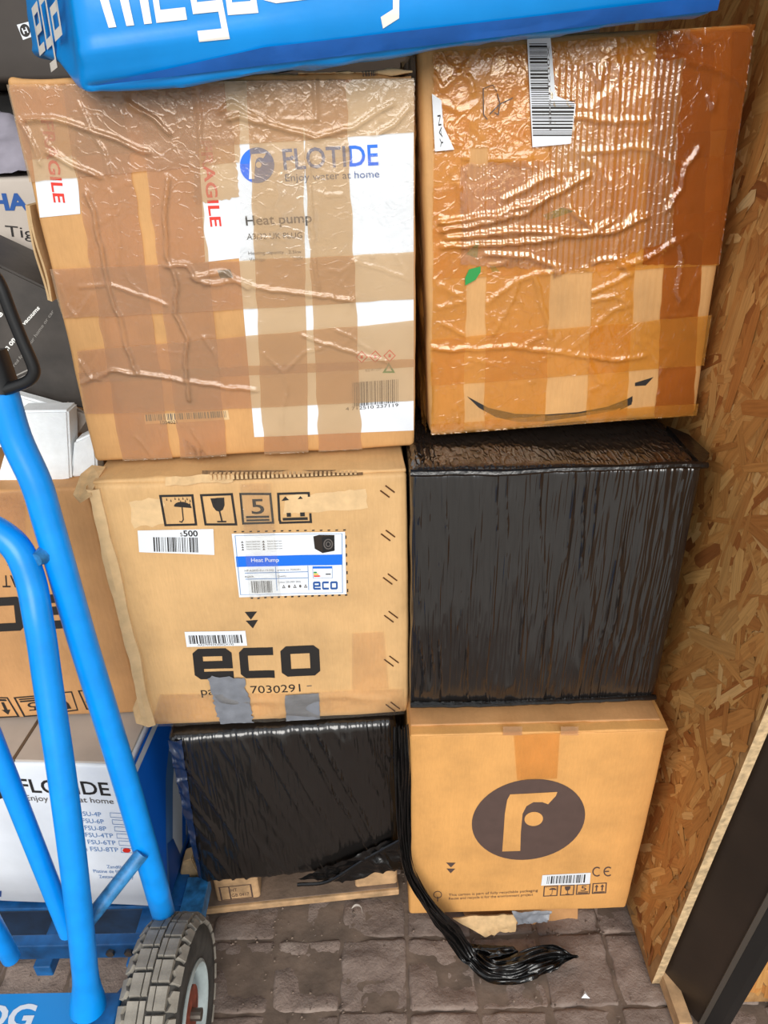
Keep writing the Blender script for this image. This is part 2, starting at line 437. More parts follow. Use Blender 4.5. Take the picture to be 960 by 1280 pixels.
ECO = {'e': ([(1, .13), (.2, .13), (.13, .2), (.13, .8), (.2, .87), (.80, .87), (.87, .8), (.87, .47), (.15, .47)], False),
       'c': ([(1, .13), (.2, .13), (.13, .2), (.13, .8), (.2, .87), (1, .87)], False),
       'o': ([(.2, .13), (.13, .2), (.13, .8), (.2, .87), (.80, .87), (.87, .8), (.87, .2), (.80, .13)], True)}
def eco2(w=.24):
    s = []
    for ch, x0, x1 in (('e', 0, .31), ('c', .365, .635), ('o', .69, 1.0)):
        pts, cl = ECO[ch]
        # stroke in a square space then squeeze into the letter's slot
        for q in stroke2(pts, w, cl): s.append([(x0 + p[0] * (x1 - x0), p[1]) for p in q])
    return s
def mega2(which):
    g = {'m': [[(.06, 0), (.06, .94), (.94, .94), (.94, 0)], [(.5, .94), (.5, 0)]],
         'e': [[(1, .08), (.1, .08), (.1, .92), (.9, .92), (.9, .5), (.1, .5)]],
         'g': [[(.9, .06), (.1, .06), (.1, .94), (.9, .94), (.9, -.42), (.05, -.42)]],
         'a': [[(.05, .94), (.9, .94), (.9, .06), (.1, .06), (.1, .52), (.9, .52)]],
         'y': [[(.1, 1), (.1, .06), (.9, .06)], [(.9, 1), (.75, -.3), (.3, -.42)]]}[which]
    s = []
    for p in g: s += stroke2(p, .19)
    return s
LOGO_F = [(393, 297), (550, 289), (545, 302), (519, 329), (500, 322), (470, 322), (447, 335), (434, 360), (428, 420), (426, 482), (366, 484), (370, 430), (375, 360), (383, 315)]

_txt_cache = {}
def text2(s, bold=0.0):
    """outline mesh of a word: verts (N,2) with cap height 1 and baseline 0, faces"""
    k = (s, bold)
    if k in _txt_cache: return _txt_cache[k]
    cu = bpy.data.curves.new('t', 'FONT'); cu.body = s; cu.size = 1.0; cu.offset = bold; cu.resolution_u = 3
    o = bpy.data.objects.new('t', cu); COL.objects.link(o)
    dg = bpy.context.evaluated_depsgraph_get(); me = bpy.data.meshes.new_from_object(o.evaluated_get(dg))
    V = np.array([v.co[:2] for v in me.vertices]).reshape(-1, 2); Fc = [tuple(p.vertices) for p in me.polygons]
    bpy.data.objects.remove(o); bpy.data.curves.remove(cu); bpy.data.meshes.remove(me)
    V[:, 0] -= V[:, 0].min(); V[:, 0] /= V[:, 0].max(); V[:, 1] /= 0.729
    _txt_cache[k] = (V, Fc); return V, Fc

def grid_cut(V, Fc, step=.011):
    """cut flat print into small cells so that it can follow an uneven face"""
    P = np.asarray(V, float); lo, hi = P.min(0), P.max(0)
    if (hi - lo).max() < step * 1.3: return P, Fc
    bm = bmesh.new(); vs_ = [bm.verts.new((p[0], p[1], 0)) for p in P]
    for f in Fc:
        try: bm.faces.new([vs_[i] for i in f])
        except ValueError: pass
    big = [f for f in bm.faces if len(f.verts) > 4]
    if big: bmesh.ops.triangulate(bm, faces=big)
    for ax in (0, 1):
        c = math.ceil(lo[ax] / step) * step
        while c < hi[ax]:
            co = (c, 0, 0) if ax == 0 else (0, c, 0); no = (1, 0, 0) if ax == 0 else (0, 1, 0)
            bmesh.ops.bisect_plane(bm, geom=bm.verts[:] + bm.edges[:] + bm.faces[:], plane_co=co, plane_no=no, dist=1e-7)
            c += step
    bm.verts.index_update(); P = np.array([v.co[:2] for v in bm.verts]); Fc = [tuple(v.index for v in f.verts) for f in bm.faces]; bm.free()
    return P, Fc

# ---- a parcel: local frame origin front-left-bottom, x right, y into the store, z up
class Parcel:
    def __init__(self, name, origin, W, D, Hh, yaw=0, tilt=0, roll=0, h=None):
        self.W, self.D, self.H = W, D, Hh
        self.e = empty(name, origin, (math.radians(tilt), math.radians(roll), math.radians(yaw)))
        self.R = np.array(Euler(self.e.rotation_euler).to_matrix()); self.o = np.array(origin, float)
        self.h = h or (lambda x, z: np.zeros_like(x))
        self.wr = lambda x, z: np.zeros_like(x)
    def loc(self, u, v):
        d = ray(u, v); n = self.R[:, 1]; t = ((self.o - _C) @ n) / (d @ n)
        q = self.R.T @ (_C + d * t - self.o); return np.array([q[0], q[2]])
    def lift(self, P2, off, extra=None):
        P2 = np.asarray(P2, float); x, z = P2[:, 0], P2[:, 1]
        y = -(self.h(x, z) + off)
        if extra is not None: y = y - extra(x, z)
        return np.stack([x, y, z], 1)
    def quad(self, q): return [self.loc(*p) for p in q]      # TL TR BR BL in the photo
    def sheet(self, name, q, mat, off, step=0.004, extra=None, parent=None, rag=0.0, seed=0, flat=False, clampx=True):
        A = np.array(q if flat else self.quad(q)); TL, TR, BR, BL = A
        nu = max(2, int(max(np.linalg.norm(TR - TL), np.linalg.norm(BR - BL)) / step)); nv = max(2, int(max(np.linalg.norm(BL - TL), np.linalg.norm(BR - TR)) / step))
        s, t = np.meshgrid(np.linspace(0, 1, nu + 1), np.linspace(0, 1, nv + 1)); s = s.ravel(); t = t.ravel()
        P = ((1 - s) * (1 - t))[:, None] * TL + (s * (1 - t))[:, None] * TR + (s * t)[:, None] * BR + ((1 - s) * t)[:, None] * BL
        if rag:
            ed = np.maximum(np.abs(s - .5), np.abs(t - .5)) * 2
            P = P + (rag * (ed > 0.98))[:, None] * np.stack([vn(t * 23, s * 7, seed), vn(s * 23, t * 7, seed + 5)], 1)
        if clampx:
            P[:, 0] = np.clip(P[:, 0], 0.001, self.W - 0.001); P[:, 1] = np.clip(P[:, 1], 0.001, self.H - 0.001)
        V = self.lift(P, off, extra)
        Fc = [(j * (nu + 1) + i, (j + 1) * (nu + 1) + i, (j + 1) * (nu + 1) + i + 1, j * (nu + 1) + i + 1) for j in range(nv) for i in range(nu)]
        return mesh_obj(name, V, Fc, mat, parent or self.e, True)
    def decal(self, name, polys, q, mat, off=0.0004, parent=None, flat=False, extra=None):
        """polygons in a unit square (y up) mapped into the photo quad q (TL TR BR BL)"""
        TL, TR, BR, BL = np.array(q if flat else self.quad(q)); V = []; Fc = []
        for pl in polys:
            o = len(V)
            for s, t in pl: V.append((1 - s) * t * TL + s * t * TR + s * (1 - t) * BR + (1 - s) * (1 - t) * BL)
            Fc.append(tuple(range(o, o + len(pl))))
        V, Fc = grid_cut(V, Fc)
        return mesh_obj(name, self.lift(V, off, extra), Fc, mat, parent or self.e)
    def poly(self, name, polys_px, mat, off=0.0004, parent=None, extra=None):
        V = []; Fc = []
        for pl in polys_px:
            o = len(V); V += [self.loc(*p) for p in pl]; Fc.append(tuple(range(o, o + len(pl))))
        V, Fc = grid_cut(V, Fc)
        return mesh_obj(name, self.lift(V, off, extra), Fc, mat, parent or self.e)
    def text(self, s, p0, p1, hpx, mat, off=0.0005, bold=0.0, name='printed_text', parent=None, up=None):
        V2, Fc = text2(s, bold); a, b = self.loc(*p0), self.loc(*p1)
        if up is None:
            d = b - a; d = d / np.linalg.norm(d); upv = np.array([-d[1], d[0]])
            ln = np.linalg.norm(self.loc(p0[0], p0[1]) - self.loc(p0[0], p0[1] - hpx))
            upv = upv * ln
        else: upv = self.loc(*up) - a
        P = a + V2[:, :1] * (b - a) + V2[:, 1:] * upv
        P, Fc = grid_cut(P, Fc)
        return mesh_obj(name, self.lift(P, off), Fc, mat, parent or self.e)
    def body(self, mat, r=0.006, sx=0.008, sy=0.05, sz=0.008, name='carton', side=None):
        def disp(p, n):
            d = np.zeros(len(p)); fr = np.clip(-n[:, 1], 0, 1) ** 2
            d += fr * self.h(p[:, 0], p[:, 2])
            d += (1 - fr) * (fbm(p[:, 0] * 9 + p[:, 1] * 9, p[:, 2] * 9 + p[:, 1] * 4, 3) * 0.003)
            if side is not None: d += side(p, n)
            return d
        P, Fc = rounded_box(self.W, self.D, self.H, r, sx, sy, sz, disp)
        return mesh_obj(name, P, Fc, mat, self.e, True, 50)
    def put(self, name, V, Fc, mat, smooth=False, parent=None, sharp=40): return mesh_obj(name, V, Fc, mat, parent or self.e, smooth, sharp)

# ------------------------------------------------------------------ the setting
floor_v, floor_f = box_vf(-3, 3, -5, 3, -0.06, -0.0095)
floor = tag(mesh_obj('floor', floor_v, floor_f, M['mortar']), kind='structure')
bounce_slab = tag(mesh_obj('bounce_ground', *box_vf(-6, 6, -9, 0.10, -0.02, -0.002), simple('pale_bounce_concrete', (176, 170, 162), 0.9, var=0.1, vscale=3, bmp=0.3)), kind='structure')  # unseen pale ground added to bounce light and brighten reflections on front faces
rnd = random.Random(11)
variants = []
for vi in range(8):
    def dsp(p, n, vi=vi):
        top = np.clip(n[:, 2], 0, 1)
        d = top * (fbm(p[:, 0] * 22, p[:, 1] * 22, vi * 5 + 1, 4) * 0.009)
        return d + (1 - top) * fbm(p[:, 0] * 60 + p[:, 2] * 20, p[:, 1] * 60, vi * 5 + 3) * 0.006
    P, Fc = rounded_box(0.1205, 0.1255, 0.05, 0.006, 0.007, 0.007, 0.02, dsp)
    me = bpy.data.meshes.new('paver')
    me.from_pydata([tuple(map(float, q)) for q in P - np.array([0.06025, 0.06275, 0.05])], [], Fc); me.materials.append(M['paver'])
    me.polygons.foreach_set('use_smooth', [True] * len(me.polygons)); variants.append(me)
for j in range(-1, 11):
    for i in range(-10, 9):
        o = bpy.data.objects.new('paver', variants[rnd.randrange(8)]); COL.objects.link(o); o.parent = floor
        x = -0.035 + (i) * 0.1245 + rnd.uniform(-.003, .003); y = 0.35 + j * 0.1285 + rnd.uniform(-.003, .003)
        o.location = (x, y, rnd.uniform(-0.0085, -0.0055)); o.rotation_euler = (rnd.uniform(-.012, .012), rnd.uniform(-.012, .012), rnd.uniform(-.02, .02) + rnd.choice((0, math.pi)))
# loose dirt in the joints
parts = []
for k in range(2600):
    if rnd.random() < 0.72:
        i = rnd.randrange(-10, 9); j = rnd.randrange(-1, 11)
        if rnd.random() < .5: x = -0.035 + (i + .5) * .1245 + rnd.gauss(0, .006); y = rnd.uniform(.25, 1.3)
        else: y = 0.35 + (j + .5) * .1285 + rnd.gauss(0, .006); x = rnd.uniform(-1.1, .44)
        if fbm(np.array([x * 9]), np.array([y * 9]), 4)[0] < 0.0: continue
    else: x = rnd.uniform(-1.0, .44); y = rnd.uniform(.4, 1.1)
    s = rnd.uniform(.001, .0036)
    v = [np.array(c) * s * rnd.uniform(.6, 1.2) + np.array([x, y, -.0065 + s * .4]) for c in ((1, 0, 0), (-.6, .9, 0), (-.6, -.8, .1), (0, .1, 1), (.1, 0, -1))]
    parts.append((v, [(0, 1, 3), (1, 2, 3), (2, 0, 3), (1, 0, 4), (2, 1, 4), (0, 2, 4)]))
V, Fc = merge(parts)
tag(mesh_obj('dirt_crumbs', V, Fc, M['crumb'], floor), kind='stuff')

# strand-board wall on the right; the front edge leans a little towards the door
WX = 0.463
wy0, wy1, wz1 = 0.705, 1.75, 2.3
def front_y(z): return wy0 - 0.088 * z
V = [(WX, front_y(0), 0), (WX, wy1, 0), (WX, wy1, wz1), (WX, front_y(wz1), wz1)]
V += [(WX + .0145, y, z) for _, y, z in V]
wall_r = tag(mesh_obj('wall_right', V, [(0, 1, 2, 3), (4, 7, 6, 5), (0, 4, 5, 1), (1, 5, 6, 2), (2, 6, 7, 3)], M['osb']), kind='structure')
mesh_obj('board_edge', [V[0], V[4], V[7], V[3]], [(0, 1, 2, 3)], M['osb_edge'], wall_r)

def flakes(name, n, frame, yr, zr, parent, seed, bottom=None):
    """strands pressed into the face of the board; frame(a,b,d)->xyz with d proud of the face"""
    rr = random.Random(seed); V = []; Fc = []; colr = []; gr = []
    pal = [(206, 156, 92), (190, 134, 72), (176, 116, 58), (160, 98, 46), (214, 170, 110), (196, 144, 82), (184, 126, 66), (140, 84, 40), (222, 184, 128)]
    wts = [5, 7, 6, 1.2, 1.6, 7, 7, .35, .3]
    for k in range(n):
        a, b = rr.uniform(*yr), rr.uniform(*zr)
        L = rr.uniform(.025, .085) * rr.choice((1, 1, 1.3)); w = rr.uniform(.004, .0135)
        th = rr.gauss(2.1, .42) if rr.random() < .84 else rr.uniform(0, 3.14)
        c, s = math.cos(th), math.sin(th); d = .0004 + .0022 * (k / n) * rr.uniform(.6, 1.0)
        tilt = rr.uniform(-.0006, .0006)
        out = [(-L, -w * .6), (-L * rr.uniform(.5, .9), -w), (L * .7, -w * rr.uniform(.7, 1)), (L, -w * .2), (L * rr.uniform(.8, 1), w * .8), (0, w * rr.uniform(.8, 1.1)), (-L * .9, w * .7)]
        o = len(V); ok = True; pts = []
        for x, y in out:
            A, B = a + x * c - y * s, b + x * s + y * c
            if bottom is not None and (B < bottom[1] or A < bottom[0](B)): ok = False
            pts.append((A, B, d + tilt * (x / L), x, y))
        if not ok: continue
        for A, B, dd, x, y in pts: V.append(frame(A, B, dd)); gr.append((x + k * .37, y, 0))
        Fc.append(tuple(range(o, o + len(out))))
        cc = pal[rr.choices(range(len(pal)), wts)[0]]; f = rr.uniform(1.0, 1.22)
        colr += [(*[q * f for q in lin(cc)], 1)] * len(out)
    ob = mesh_obj(name, V, Fc, M['osb_flake'], parent)
    at_ = ob.data.attributes.new('flake', 'FLOAT_COLOR', 'POINT'); at_.data.foreach_set('color', np.array(colr, np.float32).ravel())
    ag = ob.data.attributes.new('grain', 'FLOAT_VECTOR', 'POINT'); ag.data.foreach_set('vector', np.array(gr, np.float32).ravel())
    return tag(ob, kind='stuff')
flakes('pressed_strands', 8500, lambda a, b, d: (WX - d, a, b), (.56, 1.6), (0, 1.75), wall_r, 3, (lambda z: front_y(z) + .001, .002))

back = tag(mesh_obj('wall_back', *box_vf(-1.9, 0.6, 1.75, 1.8, 0, 2.3), M['wall_paint']), kind='structure')
left = tag(mesh_obj('wall_left', *box_vf(-1.95, -1.9, 0.55, 1.8, 0, 2.3), M['wall_paint']), kind='structure')
ceil = tag(mesh_obj('ceiling', *box_vf(-1.95, 0.6, 0.62, 1.8, 2.3, 2.34), M['wall_paint']), kind='structure')

# dark steel door post beside the strand board
def lean_prism(name, base, zt, mat, parent=None, lean=-0.088, kind=None):
    n = len(base); V = [(x, y, 0) for x, y in base] + [(x, y + lean * zt, zt) for x, y in base]
    Fc = [tuple(range(n))[::-1], tuple(range(n, 2 * n))] + [(i, (i + 1) % n, n + (i + 1) % n, n + i) for i in range(n)]
    o = mesh_obj(name, V, Fc, mat, parent)
    if kind: tag(o, kind=kind)
    return o
post = lean_prism('trim_1', [(0.4815, 0.712), (0.521, 0.640), (0.60, 0.70), (0.56, 0.78)], 2.2, M['frame_steel'], kind='structure')
lean_prism('steel_lip', [(0.519, 0.638), (0.525, 0.6335), (0.529, 0.64), (0.523, 0.645)], 2.2, M['steel'], post)
lean_prism('rubber_seal', [(0.5265, 0.6345), (0.546, 0.626), (0.556, 0.648), (0.531, 0.650)], 2.2, M['seal'], post)
lean_prism('rubber_lip', [(0.547, 0.627), (0.560, 0.624), (0.566, 0.645), (0.557, 0.648)], 2.2, M['seal'], post)
# short wooden batten on the ground at the foot of the post
p0, p1 = atz(826, 1222, 0.0), atz(850, 1290, 0.0)
bt = empty('wooden_batten', (0, 0, 0))
V = []
for p, z0 in ((p0, 0.0), (p1, 0.0)):
    V += [(p[0] - .006, p[1], z0 + .0), (p[0] + .016, p[1], z0), (p[0] + .016, p[1], z0 + .03), (p[0] - .006, p[1], z0 + .03)]
mesh_obj('batten', V, [(0, 1, 2, 3), (7, 6, 5, 4), (0, 4, 5, 1), (1, 5, 6, 2), (2, 6, 7, 3), (3, 7, 4, 0)], M['pine'], bt)
tag(bt, 'short pale wooden batten on the ground at the foot of the dark door post', 'batten')
# strand board door leaf beyond the post, and a blue tub edge
dl = tag(mesh_obj('door_1', *box_vf(0.585, 0.70, 0.672, 0.69, 0.0, 1.9), M['osb']), kind='structure')
flakes('pressed_strands', 700, lambda a, b, d: (a, 0.672 - d, b), (.585, .70), (0, .9), dl, 8, (lambda z: .586, .002))
tb = empty('blue_tub', (0.705, 0.645, 0.0))
ring = []
for r, z in ((.045, 0), (.058, .10), (.062, .10), (.062, .105), (.056, .105), (.043, .005)):
    ring.append([(r * math.cos(2 * math.pi * k / 28), r * math.sin(2 * math.pi * k / 28), z) for k in range(28)])
V = [p for rg in ring for p in rg]; Fc = [(i * 28 + k, i * 28 + (k + 1) % 28, (i + 1) * 28 + (k + 1) % 28, (i + 1) * 28 + k) for i in range(5) for k in range(28)]
Fc += [tuple(range(28))[::-1], tuple(5 * 28 + k for k in range(28))]
mesh_obj('tub_shell', V, Fc, M['blue_deep'], tb, True, 40)
tag(tb, 'round blue object barely showing beyond the door post at the photo edge', 'tub')

# ------------------------------------------------------------------ lower left: pallet and black-wrapped parcel
def std_h(amp, seed, bulge=0.0, W=.42, Hh=.45, creases=()):
    cf = crease_field(list(creases)) if creases else None
    def h(x, z):
        x = np.asarray(x, float); z = np.asarray(z, float)
        r = fbm(x * 7, z * 5, seed) * amp + bulge * np.sin(np.clip(x / W, 0, 1) * math.pi) * np.sin(np.clip(z / Hh, 0, 1) * math.pi)
        if cf is not None: r = r + cf(x, z)
        return r
    return h

pal = empty('wooden_pallet', (-0.378, 0.846, 0.0), (0, 0, math.radians(5.0)))
mesh_obj('bottom_board', *box_vf(0, .395, 0, .10, 0, .016, .003), M['pine'], pal)
mesh_obj('dust_layer', *box_vf(0.002, .393, .006, .098, .0158, .0175, .0008), M['pine_dusty'], pal)
for x0 in (0.035, .308):
    blk = mesh_obj('block', *box_vf(x0, x0 + .085, .012, .145, .0175, .095, .006), M['pine'], pal)
for y0 in (0.03, .20, .37): mesh_obj('top_board', *box_vf(0, .395, y0, y0 + .10, .095, .112, .003), M['pine'], pal)
def on_pal(px, x0, z0, w, hh):   # stamp on the face of the pallet block
    return [(x0 + s * w, .0116, z0 + t * hh) for s, t in px]
st = []
for q in stroke2([(0, 0), (1, 0), (1, 1), (0, 1)], .05, True) + stroke2([(.3, 0), (.3, 1)], .04): st.append(q)
V = []; Fc = []
for q in st: o = len(V); V += on_pal(q, .045, .024, .06, .04); Fc.append((o, o + 1, o + 2, o + 3))
for s_, x0, z0, w in (('HT', .0655, .047, .012), ('GB 0417', .0655, .031, .034)):
    a, b = text2(s_); o = len(V); V += [(x0 + p[0] * w, .0116, z0 + p[1] * .010) for p in a]; Fc += [tuple(i + o for i in f) for f in b]
mesh_obj('burned_stamp', V, Fc, M['ink_brown'], pal)
tag(pal, 'dusty wooden pallet with stamped block under the lower black-wrapped parcel', 'pallet')

def film_h(amp, seed, slant=0.0, fx=70, fz=5):
    def h(x, z):
        xs = x + slant * z; wob = vn(xs * 11, z * 9, seed) * .016 + vn(xs * 40, z * 16, seed + 2) * .004
        a = ridge((xs + wob) * fx * .5, z * fz, seed) ** 1.3; b = ridge((xs - wob * .7) * fx, z * fz * 1.5, seed + 4) ** 1.3
        m = np.clip(.75 + 1.3 * vn(xs * 14, z * 8, seed + 7), .1, 1.3)
        amp_ = amp * (1 - np.clip((z - .345) / .025, 0, 1) * (.75 if slant > .2 else 0))
        return amp_ * (a * m + .5 * b * (1.2 - m)) + fbm(x * 8, z * 6, seed + 9) * .004
    return h
BLp = Parcel('wrapped_parcel', (-0.357, 0.832, 0.117), 0.372, 0.40, 0.378, yaw=4.2, h=film_h(.0042, 3, .34, 80, 4))
BLp.body(M['film_slant'], .014, .0022, .02, .004, 'film_wrapping', side=lambda p, n: np.clip(-n[:, 0], 0, 1) * fbm(p[:, 1] * 30, p[:, 2] * 16, 5) * .008)
BLp.sheet('navy_film_layer', [(200, 912), (226, 912), (252, 1096), (238, 1096)], M['film_navy'], .0025, .0025, lambda x, z: .004 * ridge(x * 60 + z * 30, z * 40, 3))
A4 = [BLp.loc(*p) for p in ((372, 1092), (505, 1036), (508, 1076), (420, 1096))]
def flapx(x, z): return .004 + .006 * ridge(x * 14 + z * 20, z * 12, 6) + .004 * fbm(x * 40, z * 60, 8)
BLp.sheet('loose_film_flap', A4, M['film_plain'], .006, .004, flapx, flat=True, clampx=False)
cr = [BLp.loc(*p) for p in ((372, 1096), (410, 1090), (455, 1066), (508, 1036))]
V, Fc = tube_vf(smooth_path([(p[0], -.016 - .003 * math.sin(i * 2), p[1]) for i, p in enumerate(cr)], 8), .0035, 8)
BLp.put('film_fold', V, Fc, M['film_plain'], True)
tag(BLp.e, 'black stretch-wrapped parcel on the pallet beneath the tan eco carton', 'parcel')

# twisted tail of black film hanging between the lower parcels and lying on the ground
tl = empty('film_tail', (0.02, 0.79, 0.0))
base = [at(501, 905, .795), at(503, 970, .79), at(504, 1035, .785), at(511, 1085, .78), at(536, 1128, .772), at(562, 1160, .765), at(588, 1194, .755),
        atz(612, 1214, .012), atz(640, 1214, .012), atz(668, 1203, .014), atz(695, 1196, .012), atz(722, 1196, .008)]
pth = smooth_path(base, 9); n_ = len(pth); m_ = 26; V = []
for i, p in enumerate(pth):
    t = pth[min(i + 1, n_ - 1)] - pth[max(i - 1, 0)]; t = t / np.linalg.norm(t); g_ = i / (n_ - 1)
    nn = np.array([.25 * math.sin(g_ * 9), -1, .3]) if g_ < .55 else np.array([0, -.45, 1.0])
    w = np.cross(nn, t); w /= np.linalg.norm(w); nn = np.cross(t, w)
    Wd = .012 + .006 * g_ + .007 * np.clip((g_ - .5) / .15, 0, 1) * np.clip((1.02 - g_) / .3, -.6, 1) + .003 * math.sin(g_ * 17)
    Wd *= min(1, max(.2, (1.0 - g_) / .10))
    for k in range(m_):
        q = k / (m_ - 1) * 2 - 1
        f1 = abs(((q * 2.6 + .5 * math.sin(g_ * 8) + 20) % 1) - .5) * 2; f2 = vn(np.array([q * 3.1]), np.array([g_ * 14]), 6)[0] + .5 * vn(np.array([q * 7]), np.array([g_ * 30]), 9)[0]
        V.append(p + w * Wd * q * (1 - .12 * f1) + nn * (.007 * f1 + .012 * f2 * (1 + g_)))
V = [(x - .02, y - .79, max(z, .003)) for x, y, z in V]
rb = mesh_obj('twisted_film', V, [(i * m_ + k, i * m_ + k + 1, (i + 1) * m_ + k + 1, (i + 1) * m_ + k) for i in range(n_ - 1) for k in range(m_ - 1)], M['film_plain'], tl, True)
# crumpled loose end spread behind the twist
c = [atz(p[0], p[1], .004) for p in ((578, 1180), (640, 1183), (650, 1198), (600, 1206))]
s, t = np.meshgrid(np.linspace(0, 1, 34), np.linspace(0, 1, 16)); s = s.ravel(); t = t.ravel()
P = ((1 - s) * (1 - t))[:, None] * c[0] + (s * (1 - t))[:, None] * c[1] + (s * t)[:, None] * c[2] + ((1 - s) * t)[:, None] * c[3]
P[:, 2] = .004 + .014 * np.abs(ridge(s * 3, t * 5, 2)) * np.sin(t * 3.1) + .004 * np.abs(fbm(s * 9, t * 9, 3)); P -= np.array([.02, .79, 0])
mesh_obj('crumpled_end', P, [(j * 34 + i, j * 34 + i + 1, (j + 1) * 34 + i + 1, (j + 1) * 34 + i) for j in range(15) for i in range(33)], M['film_plain'], tl, True)
tag(tl, 'glossy twisted tail of black film hanging down and trailing across the ground', 'plastic film')

# squashed cardboard under the golden carton
sq = empty('squashed_cardboard', (0.05, 0.80, 0.0))
def slab_sheet(name, q, y, th, mat, parent, org, seed, amp=.006, rag=.006, nu=24, nv=8):
    TL, TR, BR, BL = [at(u, v, yy) for (u, v), yy in zip(q, y)]
    s, t = np.meshgrid(np.linspace(0, 1, nu), np.linspace(0, 1, nv)); s = s.ravel(); t = t.ravel()
    P = ((1 - s) * (1 - t))[:, None] * TL + (s * (1 - t))[:, None] * TR + (s * t)[:, None] * BR + ((1 - s) * t)[:, None] * BL
    P = P + np.stack([rag * vn(t * 9, s * 17, seed) * (t > .8), amp * fbm(s * 5, t * 4, seed), rag * vn(s * 13, t * 3, seed + 2) * (t > .8)], 1)
    n = np.cross(TR - TL, BL - TL); n = n / np.linalg.norm(n)
    Q = P + n * th; N = len(P)
    Fc = []
    for j in range(nv - 1):
        for i in range(nu - 1):
            a = j * nu + i; f = (a, a + 1, a + nu + 1, a + nu); Fc.append(f[::-1]); Fc.append(tuple(k + N for k in f))
    bd = [i for i in range(nu)] + [(j + 1) * nu - 1 for j in range(1, nv)] + [(nv - 1) * nu + i for i in range(nu - 2, -1, -1)] + [j * nu for j in range(nv - 2, 0, -1)]
    for a, b in zip(bd, bd[1:] + bd[:1]): Fc.append((a, b, b + N, a + N))
    return mesh_obj(name, np.vstack([P, Q]) - np.array(org), Fc, mat, parent, True, 35)
slab_sheet('cardboard_layer', [(572, 1128), (722, 1130), (722, 1159), (590, 1160)], (.835, .835, .825, .815), .004, M['card_dull'], sq, (0.05, .80, 0), 3)
slab_sheet('torn_flap', [(566, 1148), (648, 1143), (644, 1163), (606, 1170)], (.80, .81, .80, .79), .003, M['card_torn'], sq, (0.05, .80, 0), 5)
slab_sheet('clear_film_scrap', [(640, 1140), (690, 1139), (684, 1152), (648, 1156)], (.805, .805, .80, .80), .0008, M['duct'], sq, (0.05, .80, 0), 9)
bs, bf = box_vf(0.03, .33, .05, .36, .001, .052, .006)
mesh_obj('crushed_base', bs, bf, M['card_dull'], sq)
tag(sq, 'torn squashed brown cardboard under the golden carton with round logo', 'cardboard')

# ------------------------------------------------------------------ golden carton with the round logo
def Fpx(x, y): return (490 + x / 2.667, 880 + y / 2.667)
FP = Parcel('golden_carton', (0.032, 0.806, 0.056), 0.409, 0.41, 0.462, yaw=0.4, h=std_h(.0016, 6, .003, .41, .46))
FP.h = std_h(.0016, 6, .003, .41, .46, [([tuple(FP.loc(*Fpx(*p))) for p in pl], .006, -.0012) for pl in
        ([(370, 205), (470, 320), (520, 430)], [(270, 160), (310, 350), (350, 400), (365, 540), (350, 660)], [(255, 100), (262, 240)], [(330, 420), (160, 620)], [(560, 100), (545, 250)], [(405, 100), (400, 250), (385, 330)], [(620, 560), (600, 680)])])
FP.body(M['card_f'], .006, .008, .05, .008)
# top flap lip and torn tape along its front edge
P_, F_ = rounded_box(.405, .20, .0055, .0025, .012, .04, .004, lambda p, n: fbm(p[:, 0] * 30, p[:, 1] * 12, 2) * .004)
FP.put('top_flap', P_ + np.array([.002, -.0025, .4605]), F_, M['card_f'], True)
FP.put('top_flap', P_ * np.array([.98, 1, .8]) + np.array([.003, .016, .4645]), F_, M['card_dull'], True)
FP.sheet('tape_strip', [(642, 916), (700, 914), (696, 972), (646, 974)], M['tape_light'], .0012, .005)
for u0, u1 in ((628, 652), (700, 722)):
    FP.sheet('tape_strip', [(u0, 905), (u1, 905), (u1, 916), (u0, 916)], M['tape_tan'], .006, .004, clampx=False)
el = ellipse2(454, 380, 190, 131, -0.17, 56)
FP.poly('printed_logo', [[Fpx(*p) for p in el]], M['ink_brown'], .0005)
FP.poly('logo_letter', [[Fpx(*p) for p in LOGO_F], [Fpx(*p) for p in ellipse2(471, 377, 31, 23, -.1, 24)]], M['card_f'], .0009)
FP.poly('printed_chevrons', [[(557.5, 1077), (569.5, 1077), (563.5, 1083)], [(558, 1084.5), (569, 1084.5), (563.2, 1090.5)]], M['ink_brown'])
lb = FP.sheet('barcode_sticker', [(677.5, 1092), (738, 1089.5), (737, 1104), (676, 1105.5)], M['paper'], .0006, .01)
FP.decal('printed_bars', bars2(22, 4), [(684, 1093.5), (733, 1091.5), (732, 1102), (683, 1103)], M['ink'], .0010, lb)
for k, q in (('umbrella', (679, 1106.5, 697, 1120)), ('glass', (700, 1105.5, 717.5, 1119)), ('stack', (720, 1104.5, 737.5, 1118)), ('arrows', (740, 1103.5, 758, 1117))):
    FP.decal('printed_symbol', icon(k, .08), [(q[0] + .6, q[1]), (q[2] + .6, q[1] - .8), (q[2] - .4, q[3] - .8), (q[0] - .4, q[3])], M['ink_brown'])
FP.text('5', (725.5, 1113), (732.5, 1112.7), 7, M['ink_brown'])
for cx in (746, 760):
    FP.poly('printed_mark', [[tuple(p) for p in q] for q in stroke2(ellipse2(cx, 1088.5, 5.2, 5.6, 0, 12, math.radians(50), math.radians(310)), 1.6)], M['ink_brown'])
FP.poly('printed_mark', [[(755, 1087.7), (761, 1087.5), (761, 1089), (755, 1089.2)]], M['ink_brown'])
FP.text('This carton is part of fully recyclable packaging', (561, 1119.5), (672, 1113.2), 3.2, M['ink_brown'])
FP.text('Reuse and recycle it for the environment project', (561, 1124), (666, 1118.5), 3.2, M['ink_brown'])
FP.poly('printed_mark', [[tuple(p) for p in q] for q in stroke2(ellipse2(547, 1117.5, 5, 4.2, 0, 12), .9, True)] + [[(546.4, 1120), (547.6, 1120), (547.6, 1126), (546.4, 1126)]], M['ink_brown'])
